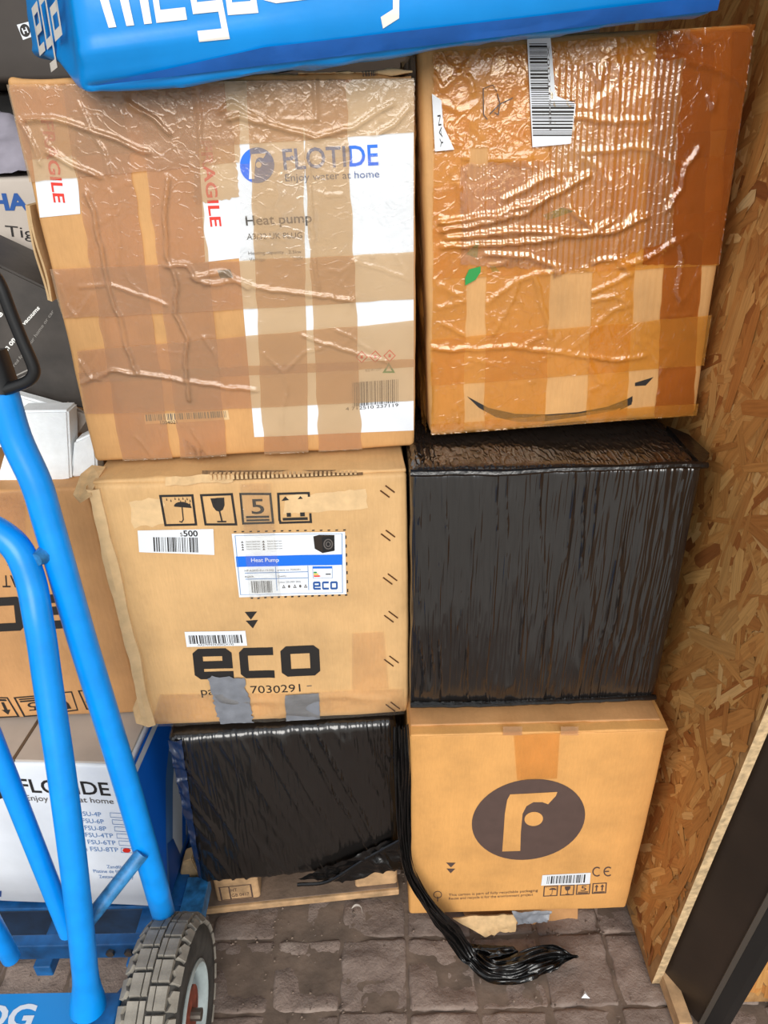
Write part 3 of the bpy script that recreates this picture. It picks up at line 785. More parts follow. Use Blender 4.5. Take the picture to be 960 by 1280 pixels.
tag(FP.e, 'golden brown cardboard carton printed with a large dark oval F logo', 'box')

# ------------------------------------------------------------------ black stretch-wrapped parcel in the middle of the right stack
def b2h():
    base = film_h(.0030, 12, .03, 130, 4)
    def h(x, z):
        top = np.clip((z - .40) / .03, 0, 1)
        return base(x, z) * (1 - .6 * top) + .004 * np.sin(np.clip(z / .43, 0, 1) * 3.1)
    return h
B2 = Parcel('wrapped_parcel', (0.036, 0.85, 0.530), 0.394, 0.42, 0.427, yaw=0.8, h=b2h())
B2.body(M['film'], .012, .0018, .012, .004, 'film_wrapping',
        side=lambda p, n: np.clip(n[:, 2], 0, 1) * (ridge(p[:, 1] * 22 + p[:, 0] * 2, p[:, 0] * 3, 3) * .0016 + .004 * fbm(p[:, 0] * 6, p[:, 1] * 9, 2, 1)) + np.clip(n[:, 0], 0, 1) * fbm(p[:, 1] * 60, p[:, 2] * 6, 2) * .006)
# rolled film edge along the front of the lid and along the foot
for nm, zz, y0, am in (('film_fold', .4245, -.0035, .003), ('film_fold', .014, -.003, .002)):
    pts = [(x, y0 - .004 * abs(vn(np.array([x * 22.]), np.array([zz * 9]), 5)[0]) - .003 * math.sin(x * 8), zz + am * 2 * vn(np.array([x * 13.]), np.array([2.]), 8)[0]) for x in np.linspace(.0, .394, 40)]
    V, Fc = tube_vf(pts, [.0042 + .003 * abs(vn(np.array([x * 40.]), np.array([1.]), 3)[0]) for x in np.linspace(0, 1, 40)], 8)
    B2.put(nm, V, Fc, M['film_plain'], True)
# folded corner of film sticking out on the right of the lid
V = [(.385, -.004, .418), (.412, .03, .420), (.408, .09, .423), (.385, .12, .426), (.385, -.002, .428), (.411, .03, .427), (.406, .09, .430), (.385, .12, .432)]
B2.put('film_corner', V, [(3, 2, 1, 0), (4, 5, 6, 7), (0, 1, 5, 4), (1, 2, 6, 5), (2, 3, 7, 6), (3, 0, 4, 7)], M['film_plain'])
tag(B2.e, 'shiny black stretch-wrapped parcel between the amber-taped carton and the golden carton', 'parcel')

# ------------------------------------------------------------------ tan carton with the eco print
def E6(x, y): return (140 + x / 2.526, 740 + y / 2.526)
def E5(x, y): return (280 + x / 4, 570 + y / 4)
EP = Parcel('eco_carton', (-0.394, 0.85, 0.503), 0.428, 0.42, 0.441, yaw=2.7)
EP.h = std_h(.0036, 21, .004, .43, .44, [([tuple(EP.loc(*p)) for p in pl], .007, a) for pl, a in
        (([(322, 740), (328, 780), (338, 812), (345, 860), (350, 905)], .0016), ([(484, 600), (488, 660), (484, 720), (492, 790), (488, 890)], -.0022),
         ([(150, 660), (165, 740), (200, 890)], -.0014), ([(498, 620), (499, 700), (502, 760)], .002), ([(496, 770), (500, 800)], -.003))])
def eco_side(p, n):
    # crushed, rounded-off left front corner
    k = np.clip(1 - p[:, 0] / .018, 0, 1) * np.clip(1 - p[:, 1] / .03, 0, 1)
    return -k * .006
EP.body(M['card_eco'], .008, .007, .05, .007, side=eco_side)
# crushed corner strip down the left edge (bare, lighter board)
zs = np.linspace(.006, .436, 60); V = []; Fc = []
for i, z in enumerate(zs):
    w = .015 + .004 * fbm(np.array([z * 14]), np.array([1.]), 3)[0]; b = .004 * fbm(np.array([z * 22]), np.array([3.]), 6)[0]
    for x, y in ((-.002 + b, .022), (-.005 + b, .008), (-.002 + b, -.002), (.006, -.0045 + b), (w, -.0022), (w + .002, .004)): V.append((x, y, z))
Fc = [(i * 6 + k, i * 6 + k + 1, (i + 1) * 6 + k + 1, (i + 1) * 6 + k) for i in range(59) for k in range(5)]
EP.put('crushed_corner', V, Fc, M['card_pale'], True)
# top flaps: lifted front lip with torn corrugation, and a torn corner
P_, F_ = rounded_box(.425, .12, .007, .003, .012, .03, .004, lambda p, n: fbm(p[:, 0] * 22, p[:, 1] * 16, 7) * .005)
EP.put('top_flap', P_ + np.array([.002, .006, .4370]), F_, M['card_eco'], True)
V = [(-.022, .0, .428), (-.012, -.010, .424), (.004, -.006, .432), (.010, .02, .444), (.012, .045, .447), (-.008, .05, .448), (-.018, .03, .444)]
V = V + [(x, y + .002, z - .005) for x, y, z in V]
EP.put('torn_corner', V, [(0, 1, 2, 3, 4, 5, 6), (13, 12, 11, 10, 9, 8, 7)] + [(i, i + 7, (i + 1) % 7 + 7, (i + 1) % 7) for i in range(7)], M['card_torn'])
V = [(-.014, -.002, .012), (-.020, .012, .03), (-.012, .018, .046), (-.002, .004, .034), (.004, -.005, .006)]
V = V + [(x + .001, y + .004, z) for x, y, z in V]
EP.put('torn_corner', V, [(4, 3, 2, 1, 0), (5, 6, 7, 8, 9)] + [(i, (i + 1) % 5, (i + 1) % 5 + 5, i + 5) for i in range(5)], M['card_torn'])
# row of exposed flutes in the tear of the lid
a, b = EP.loc(262, 592)[0], EP.loc(448, 590)[0]
n_ = 34; parts = []
for i in range(n_):
    x = a + (b - a) * i / n_; w = (b - a) / n_
    parts.append(box_vf(x, x + w * .55, -.003, .006, .4425, .4425 + .0065 * (1 - i / n_) + .0012))
V, Fc = merge(parts); EP.put('torn_flutes', V, Fc, M['card_torn'])
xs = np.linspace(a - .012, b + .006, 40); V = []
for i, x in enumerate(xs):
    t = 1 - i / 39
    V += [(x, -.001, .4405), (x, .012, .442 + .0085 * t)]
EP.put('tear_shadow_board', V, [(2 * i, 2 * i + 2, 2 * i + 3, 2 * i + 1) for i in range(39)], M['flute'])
V = []
for i, x in enumerate(np.linspace(a - .06, a + .03, 14)):
    d = vn(np.array([x * 90.]), np.array([3.]), 2)[0]
    V += [(x, -.004 + d * .006, .438 + d * .004), (x, .004, .447 + d * .006)]
EP.put('torn_lip', V, [(2 * i, 2 * i + 2, 2 * i + 3, 2 * i + 1) for i in range(13)], M['card_torn'])
# pale residue where old tape was pulled off
EP.sheet('tape_residue', [(161, 626), (203, 622), (207, 655), (168, 658)], M['card_pale'], .0003, .008, rag=.006, seed=2)
EP.sheet('tape_residue', [(360, 620), (457, 610), (460, 635), (352, 642)], M['card_pale'], .0006, .008, rag=.006, seed=3)
# handling symbols
EP.decal('printed_symbol', icon('umbrella'), [(199, 618), (242, 617), (247, 656), (206, 657)], M['ink'], .0005)
EP.decal('printed_symbol', icon('glass'), [(250, 617), (291, 616), (297, 656), (256, 656)], M['ink'], .0005)
EP.decal('printed_symbol', icon('stack'), [(299, 616), (339, 616), (343, 654), (303, 655)], M['ink'], .0005)
EP.text('5', (315, 642), (331, 641.5), 19, M['ink'], .0005, .01)
EP.decal('printed_symbol', icon('arrows_worn'), [(346, 616), (387, 615), (390, 653), (349, 654)], M['ink'], .0009)
# stickers
st = EP.sheet('barcode_sticker', [(172.5, 662), (267, 660), (268.5, 692), (174.5, 689)], M['paper'], .0012, .008)
EP.decal('printed_bars', bars2(26, 9), [(192, 670), (248, 670.5), (249, 689), (193, 688)], M['ink'], .0016, st)
EP.text('500', (230, 669), (248, 669), 7.5, M['ink'], .0016, .02, parent=st)
EP.text('s', (226, 669), (229, 669), 7.5, M['ink_grey'], .0016, .0, parent=st)
st = EP.sheet('barcode_sticker', [E6(230, 122), E6(422, 116), E6(428, 163), E6(237, 170)], M['paper'], .0012, .008)
EP.decal('printed_bars', bars2(30, 14), [E6(242, 133), E6(412, 128), E6(416, 154), E6(246, 160)], M['ink'], .0016, st)
EP.text('AA27094343E002X195', E6(272, 166), E6(386, 162), 2.6, M['ink_grey'], .0016, parent=st)
lab = EP.sheet('product_label', [E5(40, 383), E5(605, 375), E5(612, 683), E5(78, 697)], M['paper'], .0014, .008)
def LQ(x0, y0, x1, y1):
    # rectangle on the label in zoomed units, following its slight slant
    sl_ = lambda x, y: (x + (y - 383) * .10 * (1 - (x - 40) / 600), y - (x - 40) * .016)
    return [E5(*sl_(x0, y0)), E5(*sl_(x1, y0)), E5(*sl_(x1, y1)), E5(*sl_(x0, y1))]
EP.decal('blue_band', [rect2(0, 0, 1, 1)], LQ(50, 494, 590, 546), M['ink_blue'], .0018, lab)
EP.text('Heat Pump', E5(138, 521), E5(276, 520), 5.0, M['paper'], .0022, .01, parent=lab)
V2 = stroke2([(.0, .0), (1, 0), (1, 1), (0, 1)], .006, True)
EP.decal('printed_border', V2, LQ(56, 392, 590, 684), M['ink_pale_blue'], .0018, lab)
rows = []
for y in (576, 606): rows.append(LQ(88, y, 412, y + 3))
for x in (246, 412): rows.append(LQ(x, 548, x + 3, 668))
for q in rows: EP.decal('printed_rule', [rect2(0, 0, 1, 1)], q, M['ink_pale_blue'], .0018, lab)
for y in (425, 438, 450, 462):
    for x, w in ((108, 70), (214, 74)):
        q = LQ(x, y, x + w, y); EP.text('feature detail text', q[3], q[2], 1.7, M['ink_grey'], .0018, parent=lab)
        EP.decal('printed_mark', [[(0, 0), (1, 0), (.5, 1)]], LQ(x - 26, y - 7, x - 12, y + 3), M['ink_grey'], .0018, lab)
for s_, x, y, w in (('HP-A3032-EU-15-HG', 88, 570, 150), ('article no 7030291', 256, 570, 118), ('Batch', 88, 600, 44), ('Quantity', 256, 600, 44), ('Colour 220-240V 50Hz', 256, 630, 118)):
    q = LQ(x, y, x + w, y); EP.text(s_, q[3], q[2], 2.4, M['ink_grey'], .0018, parent=lab)
EP.decal('printed_bars', bars2(20, 33), LQ(116, 618, 226, 676), M['ink'], .0018, lab)
EP.decal('energy_label', [rect2(0, .82, 1, 1)], LQ(438, 552, 538, 610), M['ink_blue'], .0018, lab)
EP.decal('energy_label', stroke2([(0, 0), (1, 0), (1, 1), (0, 1)], .02, True), LQ(438, 552, 538, 610), M['ink_pale_blue'], .0018, lab)
for x, mt, y in ((442, 'ink_green', 578), (442, 'ink_yellow', 587), (442, 'ink_red', 596)):
    EP.decal('energy_bar', [[(0, 0), (.8, 0), (1, .5), (.8, 1), (0, 1)]], LQ(x, y, x + 18 + (y - 578), y + 7), M[mt], .002, lab)
EP.decal('energy_bar', [rect2(0, 0, 1, 1)], LQ(504, 588, 530, 593), M['ink'], .002, lab)
EP.decal('printed_logo', eco2(.22), LQ(436, 626, 566, 668), M['ink_navy'], .0018, lab)
for i, x in enumerate((276, 304, 334, 362, 390)):
    EP.decal('printed_mark', [ellipse2(.5, .5, .4, .5, 0, 5 + i % 2)] if i % 2 else stroke2([(.1, .1), (.9, .1), (.5, .9)], .2, True), LQ(x, 640, x + 16, 656), M['ink_grey'], .0018, lab)
# little picture of the machine on the label
pq = LQ(446, 396, 552, 486)
EP.decal('printed_picture', [[(0, .92), (.28, 1), (1, .98), (1, .12), (.42, 0), (.05, .25)]], pq, M['frame_steel'], .0018, lab)
EP.decal('printed_picture', [[(.40, .86), (.98, .92), (.98, .16), (.44, .06)]], pq, M['grip'], .0021, lab)
EP.decal('printed_picture', stroke2(ellipse2(.70, .50, .20, .26, 0, 20), .06, True) + stroke2(ellipse2(.70, .50, .10, .13, 0, 14), .05, True), pq, M['ink_grey'], .0024, lab)
# dashes printed round the label
ds = []
for k in range(15): x = 50 + k * 39; ds += [[E5(x, 372 - k * .5), E5(x + 13, 371 - k * .5), E5(x + 13, 377 - k * .5), E5(x, 378 - k * .5)], [E5(92 + x * .86, 700 - k), E5(92 + x * .86 + 12, 699 - k), E5(92 + x * .86 + 12, 706 - k), E5(92 + x * .86, 707 - k)]]
for k in range(7): y = 395 + k * 44; ds += [[E5(606 + k * 1.5, y), E5(612 + k * 1.5, y), E5(612 + k * 1.5, y + 16), E5(606 + k * 1.5, y + 16)]]
EP.poly('printed_dashes', ds, M['ink'], .0006)
EP.poly('printed_chevrons', [[E5(105, 771), E5(167, 769), E5(136, 810)], [E5(110, 815), E5(171, 811), E5(146, 853)]], M['ink'], .0006)
EP.decal('printed_logo', eco2(.25), [(240, 810), (399, 804), (401, 842), (244, 849)], M['ink'], .0006)
EP.text('part no 7030291', (252, 868.5), (376, 862.2), 10, M['ink'], .0006)
EP.text('-', (384, 858), (390, 857.5), 8, M['ink_grey'], .0006)
# tapes
EP.sheet('clear_tape', [(300, 604), (338, 603), (352, 744), (312, 746)], M['tape_clear'], .0026, .006, lambda x, z: .0012 * ridge(x * 40, z * 12, 4))
EP.sheet('clear_tape', [(200, 868), (505, 860), (506, 892), (188, 910)], M['tape_clear'], .0016, .005, lambda x, z: .0020 * ridge(x * 14, z * 26, 9))
d1 = EP.sheet('duct_tape', [(260, 845), (305, 843), (318, 905), (277, 909)], M['duct'], .0022, .005, lambda x, z: .0015 * ridge(x * 30, z * 20, 3), rag=.008, seed=5)
EP.sheet('duct_tape', [(356.5, 866), (399, 864), (400, 902), (358, 904)], M['duct'], .0022, .005, lambda x, z: .001 * ridge(x * 30, z * 20, 5), rag=.002, seed=6)
EP.sheet('clear_tape', [(440, 790), (480, 789), (486, 860), (440, 862)], M['tape_clear'], .0012, .006)
# staples
stp = []
for (u0, v0) in ((481, 617), (487.5, 611), (482, 671), (488, 666.5), (484.5, 725.5), (490.5, 721), (486, 773), (491.5, 768), (486, 828), (492.5, 824), (488, 884), (494, 881)):
    c = EP.loc(u0, v0); d = EP.loc(u0 + 5.6, v0 + 4.2) - c
    pts = [(c[0] - d[0], 0, c[1] - d[1]), (c[0], 0, c[1]), (c[0] + d[0], 0, c[1] + d[1])]
    hh = EP.h(np.array([c[0]]), np.array([c[1]]))[0]
    V, Fc = tube_vf([(p[0], -hh - .0012, p[2]) for p in pts], .0011, 6)
    EP.put('staple', V, Fc, M['staple'])
tag(EP.e, 'tan eco carton with black eco print, product label and two grey duct tape pieces', 'box')

# ------------------------------------------------------------------ upper left carton wrapped in tan tape
AP = Parcel('taped_carton', (-0.401, 0.903, 0.953), 0.448, 0.42, 0.452, yaw=4.1)
AP.h = std_h(.0022, 31, .002, .45, .45)
AP.body(M['card_a'], .007, .008, .05, .008)
L_ = lambda pts: [tuple(AP.loc(*p)) for p in pts]
ALines = [(L_(p), w, a) for p, w, a in (
    ([(108, 240), (118, 262), (130, 330), (140, 372), (150, 395), (158, 432), (168, 455), (172, 465)], .006, .0060),
    ([(210, 222), (206, 270), (208, 320), (222, 350), (220, 392), (234, 420), (232, 452), (238, 500)], .006, .0060),
    ([(140, 240), (148, 290), (150, 330)], .004, .0030), ([(386, 190), (388, 250), (394, 330), (398, 360)], .004, .0036),
    ([(447, 186), (455, 240), (466, 320)], .004, .0036), ([(32, 150), (70, 148), (120, 165), (160, 182), (186, 192)], .006, .0045),
    ([(60, 190), (90, 205), (124, 219)], .006, .0045), ([(25, 150), (45, 190), (52, 205)], .005, .004), ([(160, 128), (195, 150), (213, 168)], .006, .0040),
    ([(100, 130), (130, 190), (138, 222)], .004, .003), ([(245, 100), (250, 150), (254, 200)], .004, .003), ([(394, 98), (396, 150)], .004, .003),
    ([(285, 150), (300, 145), (350, 160), (395, 172), (440, 160), (490, 130)], .005, .0042), ([(430, 185), (460, 172), (500, 150), (512, 135)], .005, .0040),
    ([(275, 140), (290, 130), (330, 150)], .004, .0035), ([(70, 340), (85, 380), (96, 396)], .004, .003), ([(96, 396), (118, 366)], .003, .0025),
    ([(100, 358), (135, 354), (170, 366), (210, 380)], .004, .0028), ([(255, 355), (300, 350), (340, 362), (420, 372), (440, 376)], .005, .0040),
    ([(240, 345), (280, 340), (310, 358)], .006, .0045), ([(208, 332), (235, 330), (245, 348), (262, 352)], .006, .0050), ([(103, 478), (140, 462), (200, 470), (280, 482), (320, 486)], .006, .0045),
    ([(330, 440), (352, 462), (360, 480), (352, 520), (354, 545)], .003, .0025), ([(358, 462), (380, 440), (405, 432)], .003, .0025),
    ([(378, 418), (405, 428), (440, 440), (470, 448), (485, 452)], .004, .0035), ([(420, 412), (440, 420), (462, 436)], .003, .0028),
    ([(100, 450), (112, 470), (125, 474)], .005, .004), ([(255, 420), (270, 440), (282, 480), (285, 500)], .004, .003), ([(170, 545), (190, 570), (200, 588)], .004, .003), ([(240, 535), (255, 560), (270, 580)], .004, .003), ([(200, 535), (206, 550), (200, 565)], .003, .0022),
    ([(440, 325), (480, 335), (512, 348)], .003, .002), ([(495, 318), (505, 335), (508, 350)], .003, .002), ([(470, 120), (478, 150)], .003, .0025), ([(60, 230), (75, 300), (85, 330)], .003, .0015), ([(425, 350), (452, 390), (480, 450)], .003, .0012))]
rr = random.Random(77)
for k in range(46):
    x, z = rr.uniform(.02, .43), rr.uniform(.01, .44); th = rr.uniform(0, 3.14); pts = [(x, z)]
    for s in range(rr.randint(2, 4)):
        th += rr.uniform(-.5, .5); x += math.cos(th) * .014; z += math.sin(th) * .014; pts.append((x, z))
    ALines.append((pts, rr.uniform(.002, .0035), rr.uniform(.0006, .0018)))
_jr = random.Random(3)
ALines = [(jag(p, _jr), w * .66, a * .85) for p, w, a in ALines]
_cfa = crease_field(ALines)
def awr(x, z): return _cfa(x, z) + .0008 * np.abs(fbm(x * 22, z * 22, 12))
# white printed panel and fragile tape, printing
AP.sheet('white_panel', [(280, 96), (517, 86), (517, 538), (318, 546)], M['white_print'], .0003, .01)
for q, ty in (([(34, 150), (93, 146), (101, 267), (50, 272)], 0), ([(247, 150), (287, 148), (300, 322), (257, 327)], 1)):
    s1 = AP.sheet('fragile_tape', q, M['white_print'], .0006, .01)
    if ty == 0: AP.text('FRAGILE', (52, 150), (68, 253), 16.5, M['ink_red'], .0010, .02, parent=s1)
    else: AP.text('FRAGILE', (250, 176), (264, 283), 16.5, M['ink_red'], .0010, .02, parent=s1)
def Lp(x, y): return (300 + (x - 266) / 375 * 43, 184 + (y - 245) / 271 * 45)
AP.poly('printed_logo', [[Lp(*p) for p in ellipse2(454, 380, 187, 134, 0, 40)]], M['ink_blue'], .0007)
AP.poly('logo_letter', [[Lp(*p) for p in LOGO_F], [Lp(*p) for p in ellipse2(471, 377, 31, 23, 0, 20)]], M['white_print'], .0010)
AP.text('FLOTIDE', (355, 212), (473, 206), 27, M['ink_blue'], .0007, .012)
AP.poly('logo_dot', [ellipse2(365, 197, 2.4, 2.6, 0, 14)], M['ink_blue'], .0007)
AP.text('Enjoy water at home', (357, 226.5), (474, 221.5), 9.5, M['ink_navy'], .0007)
AP.text('Heat pump', (308, 281.5), (390, 277.5), 12.5, M['ink'], .0007, .01)
AP.text('A3/32 UK PLUG', (309, 299), (378, 297), 7.5, M['ink'], .0007, .008)
AP.text('Heating capacity', (311, 318), (355, 316.5), 4.2, M['ink'], .0007)
AP.text('2.5kw', (361, 316.5), (377, 316), 4.2, M['ink'], .0007)
AP.text('Voltage', (312, 326), (332, 325.5), 4.2, M['ink'], .0007)
AP.text('230V', (367, 325), (379, 324.5), 4.2, M['ink'], .0007)
AP.decal('printed_bars', bars2(34, 21), [(440, 478), (498, 474), (498, 503), (441, 508)], M['ink'], .0007)
AP.text('4 712510 237119', (432, 513), (498, 508), 4.2, M['ink'], .0007)
dm = []
for x, y in ((452, 446), (469, 445.5), (487, 444.5)): dm += stroke2([(x, y - 7), (x + 7, y), (x, y + 7), (x - 7, y)], 1.1, True) + [[(x - 1.5, y - 2), (x + 1.5, y - 2), (x + 1.5, y + 2), (x - 1.5, y + 2)]]
AP.poly('printed_warning_mark', dm, M['ink_red'], .0007)
AP.poly('printed_mark', stroke2([(480, 465), (486, 455), (492, 465)], 2.2, True), M['ink_green'], .0007)
AP.text('R32 A1 LOT', (457, 464.5), (477, 462.5), 3.2, M['ink_grey'], .0007)
AP.poly('printed_mark', [[(272, 337), (288, 336), (292, 346), (276, 347)]], M['ink'], .0012)
bl_ = AP.sheet('barcode_label', [(180, 518), (285, 512), (287, 524), (182, 530)], M['card_pale'], .0006, .01)
AP.decal('printed_bars', bars2(44, 50), [(182, 518), (284, 513), (285, 521), (183, 526)], M['ink_grey'], .0009, bl_)
AP.text('1004021', (201, 530), (222, 529), 4.5, M['ink'], .0009, parent=bl_)
# parcel tape: uprights first, then the bands round the carton
for i, q in enumerate((
        [(76, 96), (150, 95), (217, 588), (155, 588)], [(170, 95), (238, 93), (286, 588), (228, 588)],
        [(308, 90), (378, 88), (386, 582), (331, 586)], [(376, 88), (432, 86), (453, 578), (400, 581)])):
    AP.sheet('tape_strip', q, M['tape_tan'], .0014 + i * .00012, .0024, awr, rag=.003, seed=i)
AP.sheet('tape_strip', [(243, 150), (290, 148), (300, 246), (243, 255)], M['tape_tan'], .0019, .003, awr, rag=.004, seed=9)
for i, q in enumerate((
        [(4, 100), (518, 84), (518, 165), (26, 200)], [(10, 150), (300, 138), (300, 203), (30, 228)],
        [(58, 336), (518, 315), (518, 373), (80, 398)],
        [(97, 438), (518, 400), (518, 458), (100, 478)], [(98, 465), (518, 448), (518, 500), (107, 517)])):
    AP.sheet('tape_band', q, M['tape_tan'], .0022 + i * .0002, .0024, awr, rag=.0015, seed=20 + i)
AP.sheet('tape_band', [(300, 205), (518, 190), (518, 315), (300, 325)], M['tape_clear'], .0010, .004, lambda x, z: .0012 * ridge(x * 16, z * 10, 4) * (x < .33))
# crumpled clear tape tab at the foot
AP.sheet('clear_tape', [(228, 545), (252, 560), (274, 586), (236, 586)], M['tape_clear'], .004, .003, lambda x, z: .004 * ridge(x * 60, z * 40, 3))
# open flap edges: along the left side and on top
for k, (x0, b0) in enumerate(((-.010, .0), (-.016, .006))):
    V = []; zz = np.linspace(.22, .33, 14)
    for i, z in enumerate(zz):
        o = .004 * math.sin(i * .5 + k)
        V += [(x0 + o * .4, b0 + .004, z), (x0 + .004 + o * .4, b0, z), (x0 + .005 + o * .4, b0 + .05, z), (x0 + .001 + o * .4, b0 + .05, z)]
    Fc = [(i * 4 + a, i * 4 + (a + 1) % 4, (i + 1) * 4 + (a + 1) % 4, (i + 1) * 4 + a) for i in range(13) for a in range(4)] + [(3, 2, 1, 0), (52, 53, 54, 55)]
    AP.put('side_flap', V, Fc, M['card_pale'])
P_, F_ = rounded_box(.44, .20, .006, .0025, .01, .03, .004, lambda p, n: fbm(p[:, 0] * 26, p[:, 1] * 12, 17) * .007)
AP.put('top_flap', P_ + np.array([.004, .004, .449]), F_, M['card_a'], True)
P_, F_ = rounded_box(.13, .12, .004, .0015, .008, .02, .004, lambda p, n: fbm(p[:, 0] * 36, p[:, 1] * 12, 27) * .006)
AP.put('top_flap', P_ + np.array([.315, .0, .4555]), F_, M['card_pale'], True)
s1 = AP.sheet('barcode_label', [(424, 90), (486, 87), (486, 97), (428, 99)], M['paper'], .0042, .005)
AP.decal('printed_bars', bars2(12, 3), [(452, 89), (472, 88), (472, 95), (453, 96)], M['ink'], .0046, s1)
tag(AP.e, 'large carton wrapped in tan tape with blue and white FLOTIDE heat pump print', 'box')

# ------------------------------------------------------------------ upper right carton wrapped in amber tape
BP = Parcel('taped_carton', (0.068, 0.945, 0.967), 0.386, 0.44, 0.472, yaw=2.5, tilt=-1.4, roll=-2.3)
BP.h = std_h(.003, 44, .004, .39, .48)
def B4(x, y): return (500 + x / 2.087, 260 + y / 2.087)
def B3(x, y): return (500 + x / 2.087, y / 2.087)
BP.body(M['card_b'], .009, .008, .03, .008)
LB = lambda pts: [tuple(BP.loc(*p)) for p in pts]
BL_ = [(LB(p), w, a) for p, w, a in (
    ([B4(110, 60), B4(250, 30), B4(330, 10), B4(400, -40)], .006, .006), ([B4(110, 100), B4(300, 90), B4(450, 70), B4(560, 60), B4(640, 20)], .006, .006),
    ([B4(140, 75), B4(280, 70), B4(380, 55)], .005, .004), ([B4(220, 120), B4(330, 125), B4(410, 150), B4(415, 170)], .004, .005),
    ([B4(500, 140), B4(560, 130), B4(600, 170), B4(560, 190), B4(500, 215)], .004, .005), ([B4(570, 150), B4(640, 130), B4(720, 80), B4(735, 130), B4(720, 220), B4(735, 240)], .005, .005),
    ([B4(225, 250), B4(300, 190), B4(350, 170), B4(420, 165)], .004, .004), ([B4(240, 330), B4(290, 240), B4(310, 190)], .004, .004), ([B4(350, 180), B4(375, 270), B4(395, 330)], .004, .004),
    ([B4(500, 240), B4(560, 225), B4(600, 245)], .004, .004), ([B4(510, 300), B4(560, 260), B4(600, 250)], .004, .0035), ([B4(60, 360), B4(120, 370), B4(290, 360), B4(420, 375), B4(490, 385), B4(560, 395), B4(640, 380)], .005, .004),
    ([B4(110, 200), B4(160, 230)], .004, .004), ([B4(100, 260), B4(180, 235)], .004, .003), ([B4(110, 300), B4(170, 330)], .004, .003),
    ([B3(560, 100), B3(565, 300), B3(550, 380), B3(545, 540)], .004, .0028), ([B3(450, 305), B3(560, 318), B3(650, 312)], .004, .004), ([B3(470, 395), B3(560, 390), B3(640, 382), B3(720, 430)], .004, .0035),
    ([B3(165, 410), B3(260, 415), B3(340, 410)], .005, .0045), ([B3(105, 580), B3(250, 560), B3(370, 520), B3(485, 460)], .006, .006), ([B3(270, 520), B3(400, 455)], .005, .004), ([B3(120, 620), B3(300, 600), B3(480, 610), B3(540, 580)], .006, .006),
    ([B3(640, 140), B3(720, 150), B3(850, 190), B3(920, 240)], .005, .004), ([B3(720, 65), B3(760, 90), B3(790, 110)], .005, .004), ([B3(800, 250), B3(815, 290), B3(820, 240)], .004, .004), ([B3(690, 550), B3(730, 490), B3(745, 430), B3(780, 385)], .005, .005),
    ([B3(440, 540), B3(480, 580), B3(500, 590)], .005, .005), ([B3(540, 600), B3(580, 590), B3(610, 560)], .005, .005), ([B3(490, 175), B3(520, 210), B3(520, 230)], .004, .003), ([B3(150, 190), B3(180, 210), B3(190, 240)], .004, .004), ([B3(70, 160), B3(110, 240), B3(170, 180), B3(200, 120)], .004, .004), ([B3(110, 270), B3(160, 290), B3(200, 270)], .003, .003),
    ([B4(140, 400), B4(145, 480), B4(150, 560)], .003, .003), ([B4(80, 400), B4(85, 560)], .004, .004))]
rr = random.Random(31)
for k in range(80):
    x, z = rr.uniform(.02, .37), rr.uniform(.01, .46); th = rr.uniform(0, 3.14); pts = [(x, z)]
    for s in range(rr.randint(2, 4)):
        th += rr.uniform(-.6, .6); x += math.cos(th) * .013; z += math.sin(th) * .013; pts.append((x, z))
    BL_.append((pts, rr.uniform(.002, .004), rr.uniform(.001, .0028)))
BL_ = [(jag(p, _jr), w * .8, a * .75) for p, w, a in BL_]
_cfb = crease_field(BL_)
def bwr(x, z): return _cfb(x, z) + .0012 * np.abs(fbm(x * 26, z * 26, 18))
# printing on the board
sm = []
up_ = [(174, 490), (230, 520), (300, 536), (380, 538), (465, 532), (540, 518), (606, 492)]
dn_ = [(606, 505), (560, 528), (465, 544), (380, 556), (310, 558), (250, 545), (205, 520)]
BP.poly('printed_smile', [[B4(*p) for p in up_ + dn_]], M['ink'], .0005)
BP.poly('printed_smile_arrow', [[B4(572, 528), B4(580, 505), B4(606, 490), B4(604, 512)], [B4(612, 455), B4(660, 440), B4(640, 462), B4(612, 464)]], M['ink'], .0005)
BP.poly('printed_leaf', [[B4(168, 200), B4(168, 180), B4(178, 158), B4(208, 150), B4(208, 165), B4(195, 185)]], M['ink_green'], .0042)
BP.poly('printed_leaf', [[B4(232, 150), B4(245, 148), B4(258, 165), B4(240, 166)], [B4(170, 120), B4(205, 85), B4(200, 130)], [B3(370, 560), B3(420, 540), B3(450, 550), B3(380, 575)], [B3(360, 590), B3(380, 585), B3(378, 605)]], M['ink_green'], .0007)
# barcode label torn along its right edge, and a second one round the corner
l1 = BP.poly('barcode_label', [[B3(328, 82), B3(388, 78), B3(402, 250), B3(455, 272), B3(440, 375), B3(342, 384)]], M['paper'], .0046)
bq = []
rr = random.Random(8); y = 115
while y < 352:
    hgt = rr.choice((2, 2, 4, 6)); x0 = 334 + (y - 115) * .038; bq.append([B3(x0, y), B3(x0 + 46, y), B3(x0 + 46, y + hgt), B3(x0, y + hgt)])
    if y > 262:
        bq.append([B3(388, y), B3(452 - (y - 262) * .1, y), B3(452 - (y - 262) * .1, y + hgt), B3(388, y + hgt)])
    y += hgt + rr.choice((2, 3, 4))
BP.poly('printed_bars', bq, M['ink'], .0050, l1)
BP.text('X002JT94B1', B3(380, 120), B3(386, 340), 3.4, M['ink_grey'], .0050, parent=l1)
l2 = BP.poly('paper_label', [[B3(82, 245), B3(106, 262), B3(112, 330), B3(140, 390), B3(90, 395)]], M['paper'], .0046)
BP.text('YAN', B3(112, 384), B3(104, 300), 4.5, M['ink'], .0050, parent=l2)
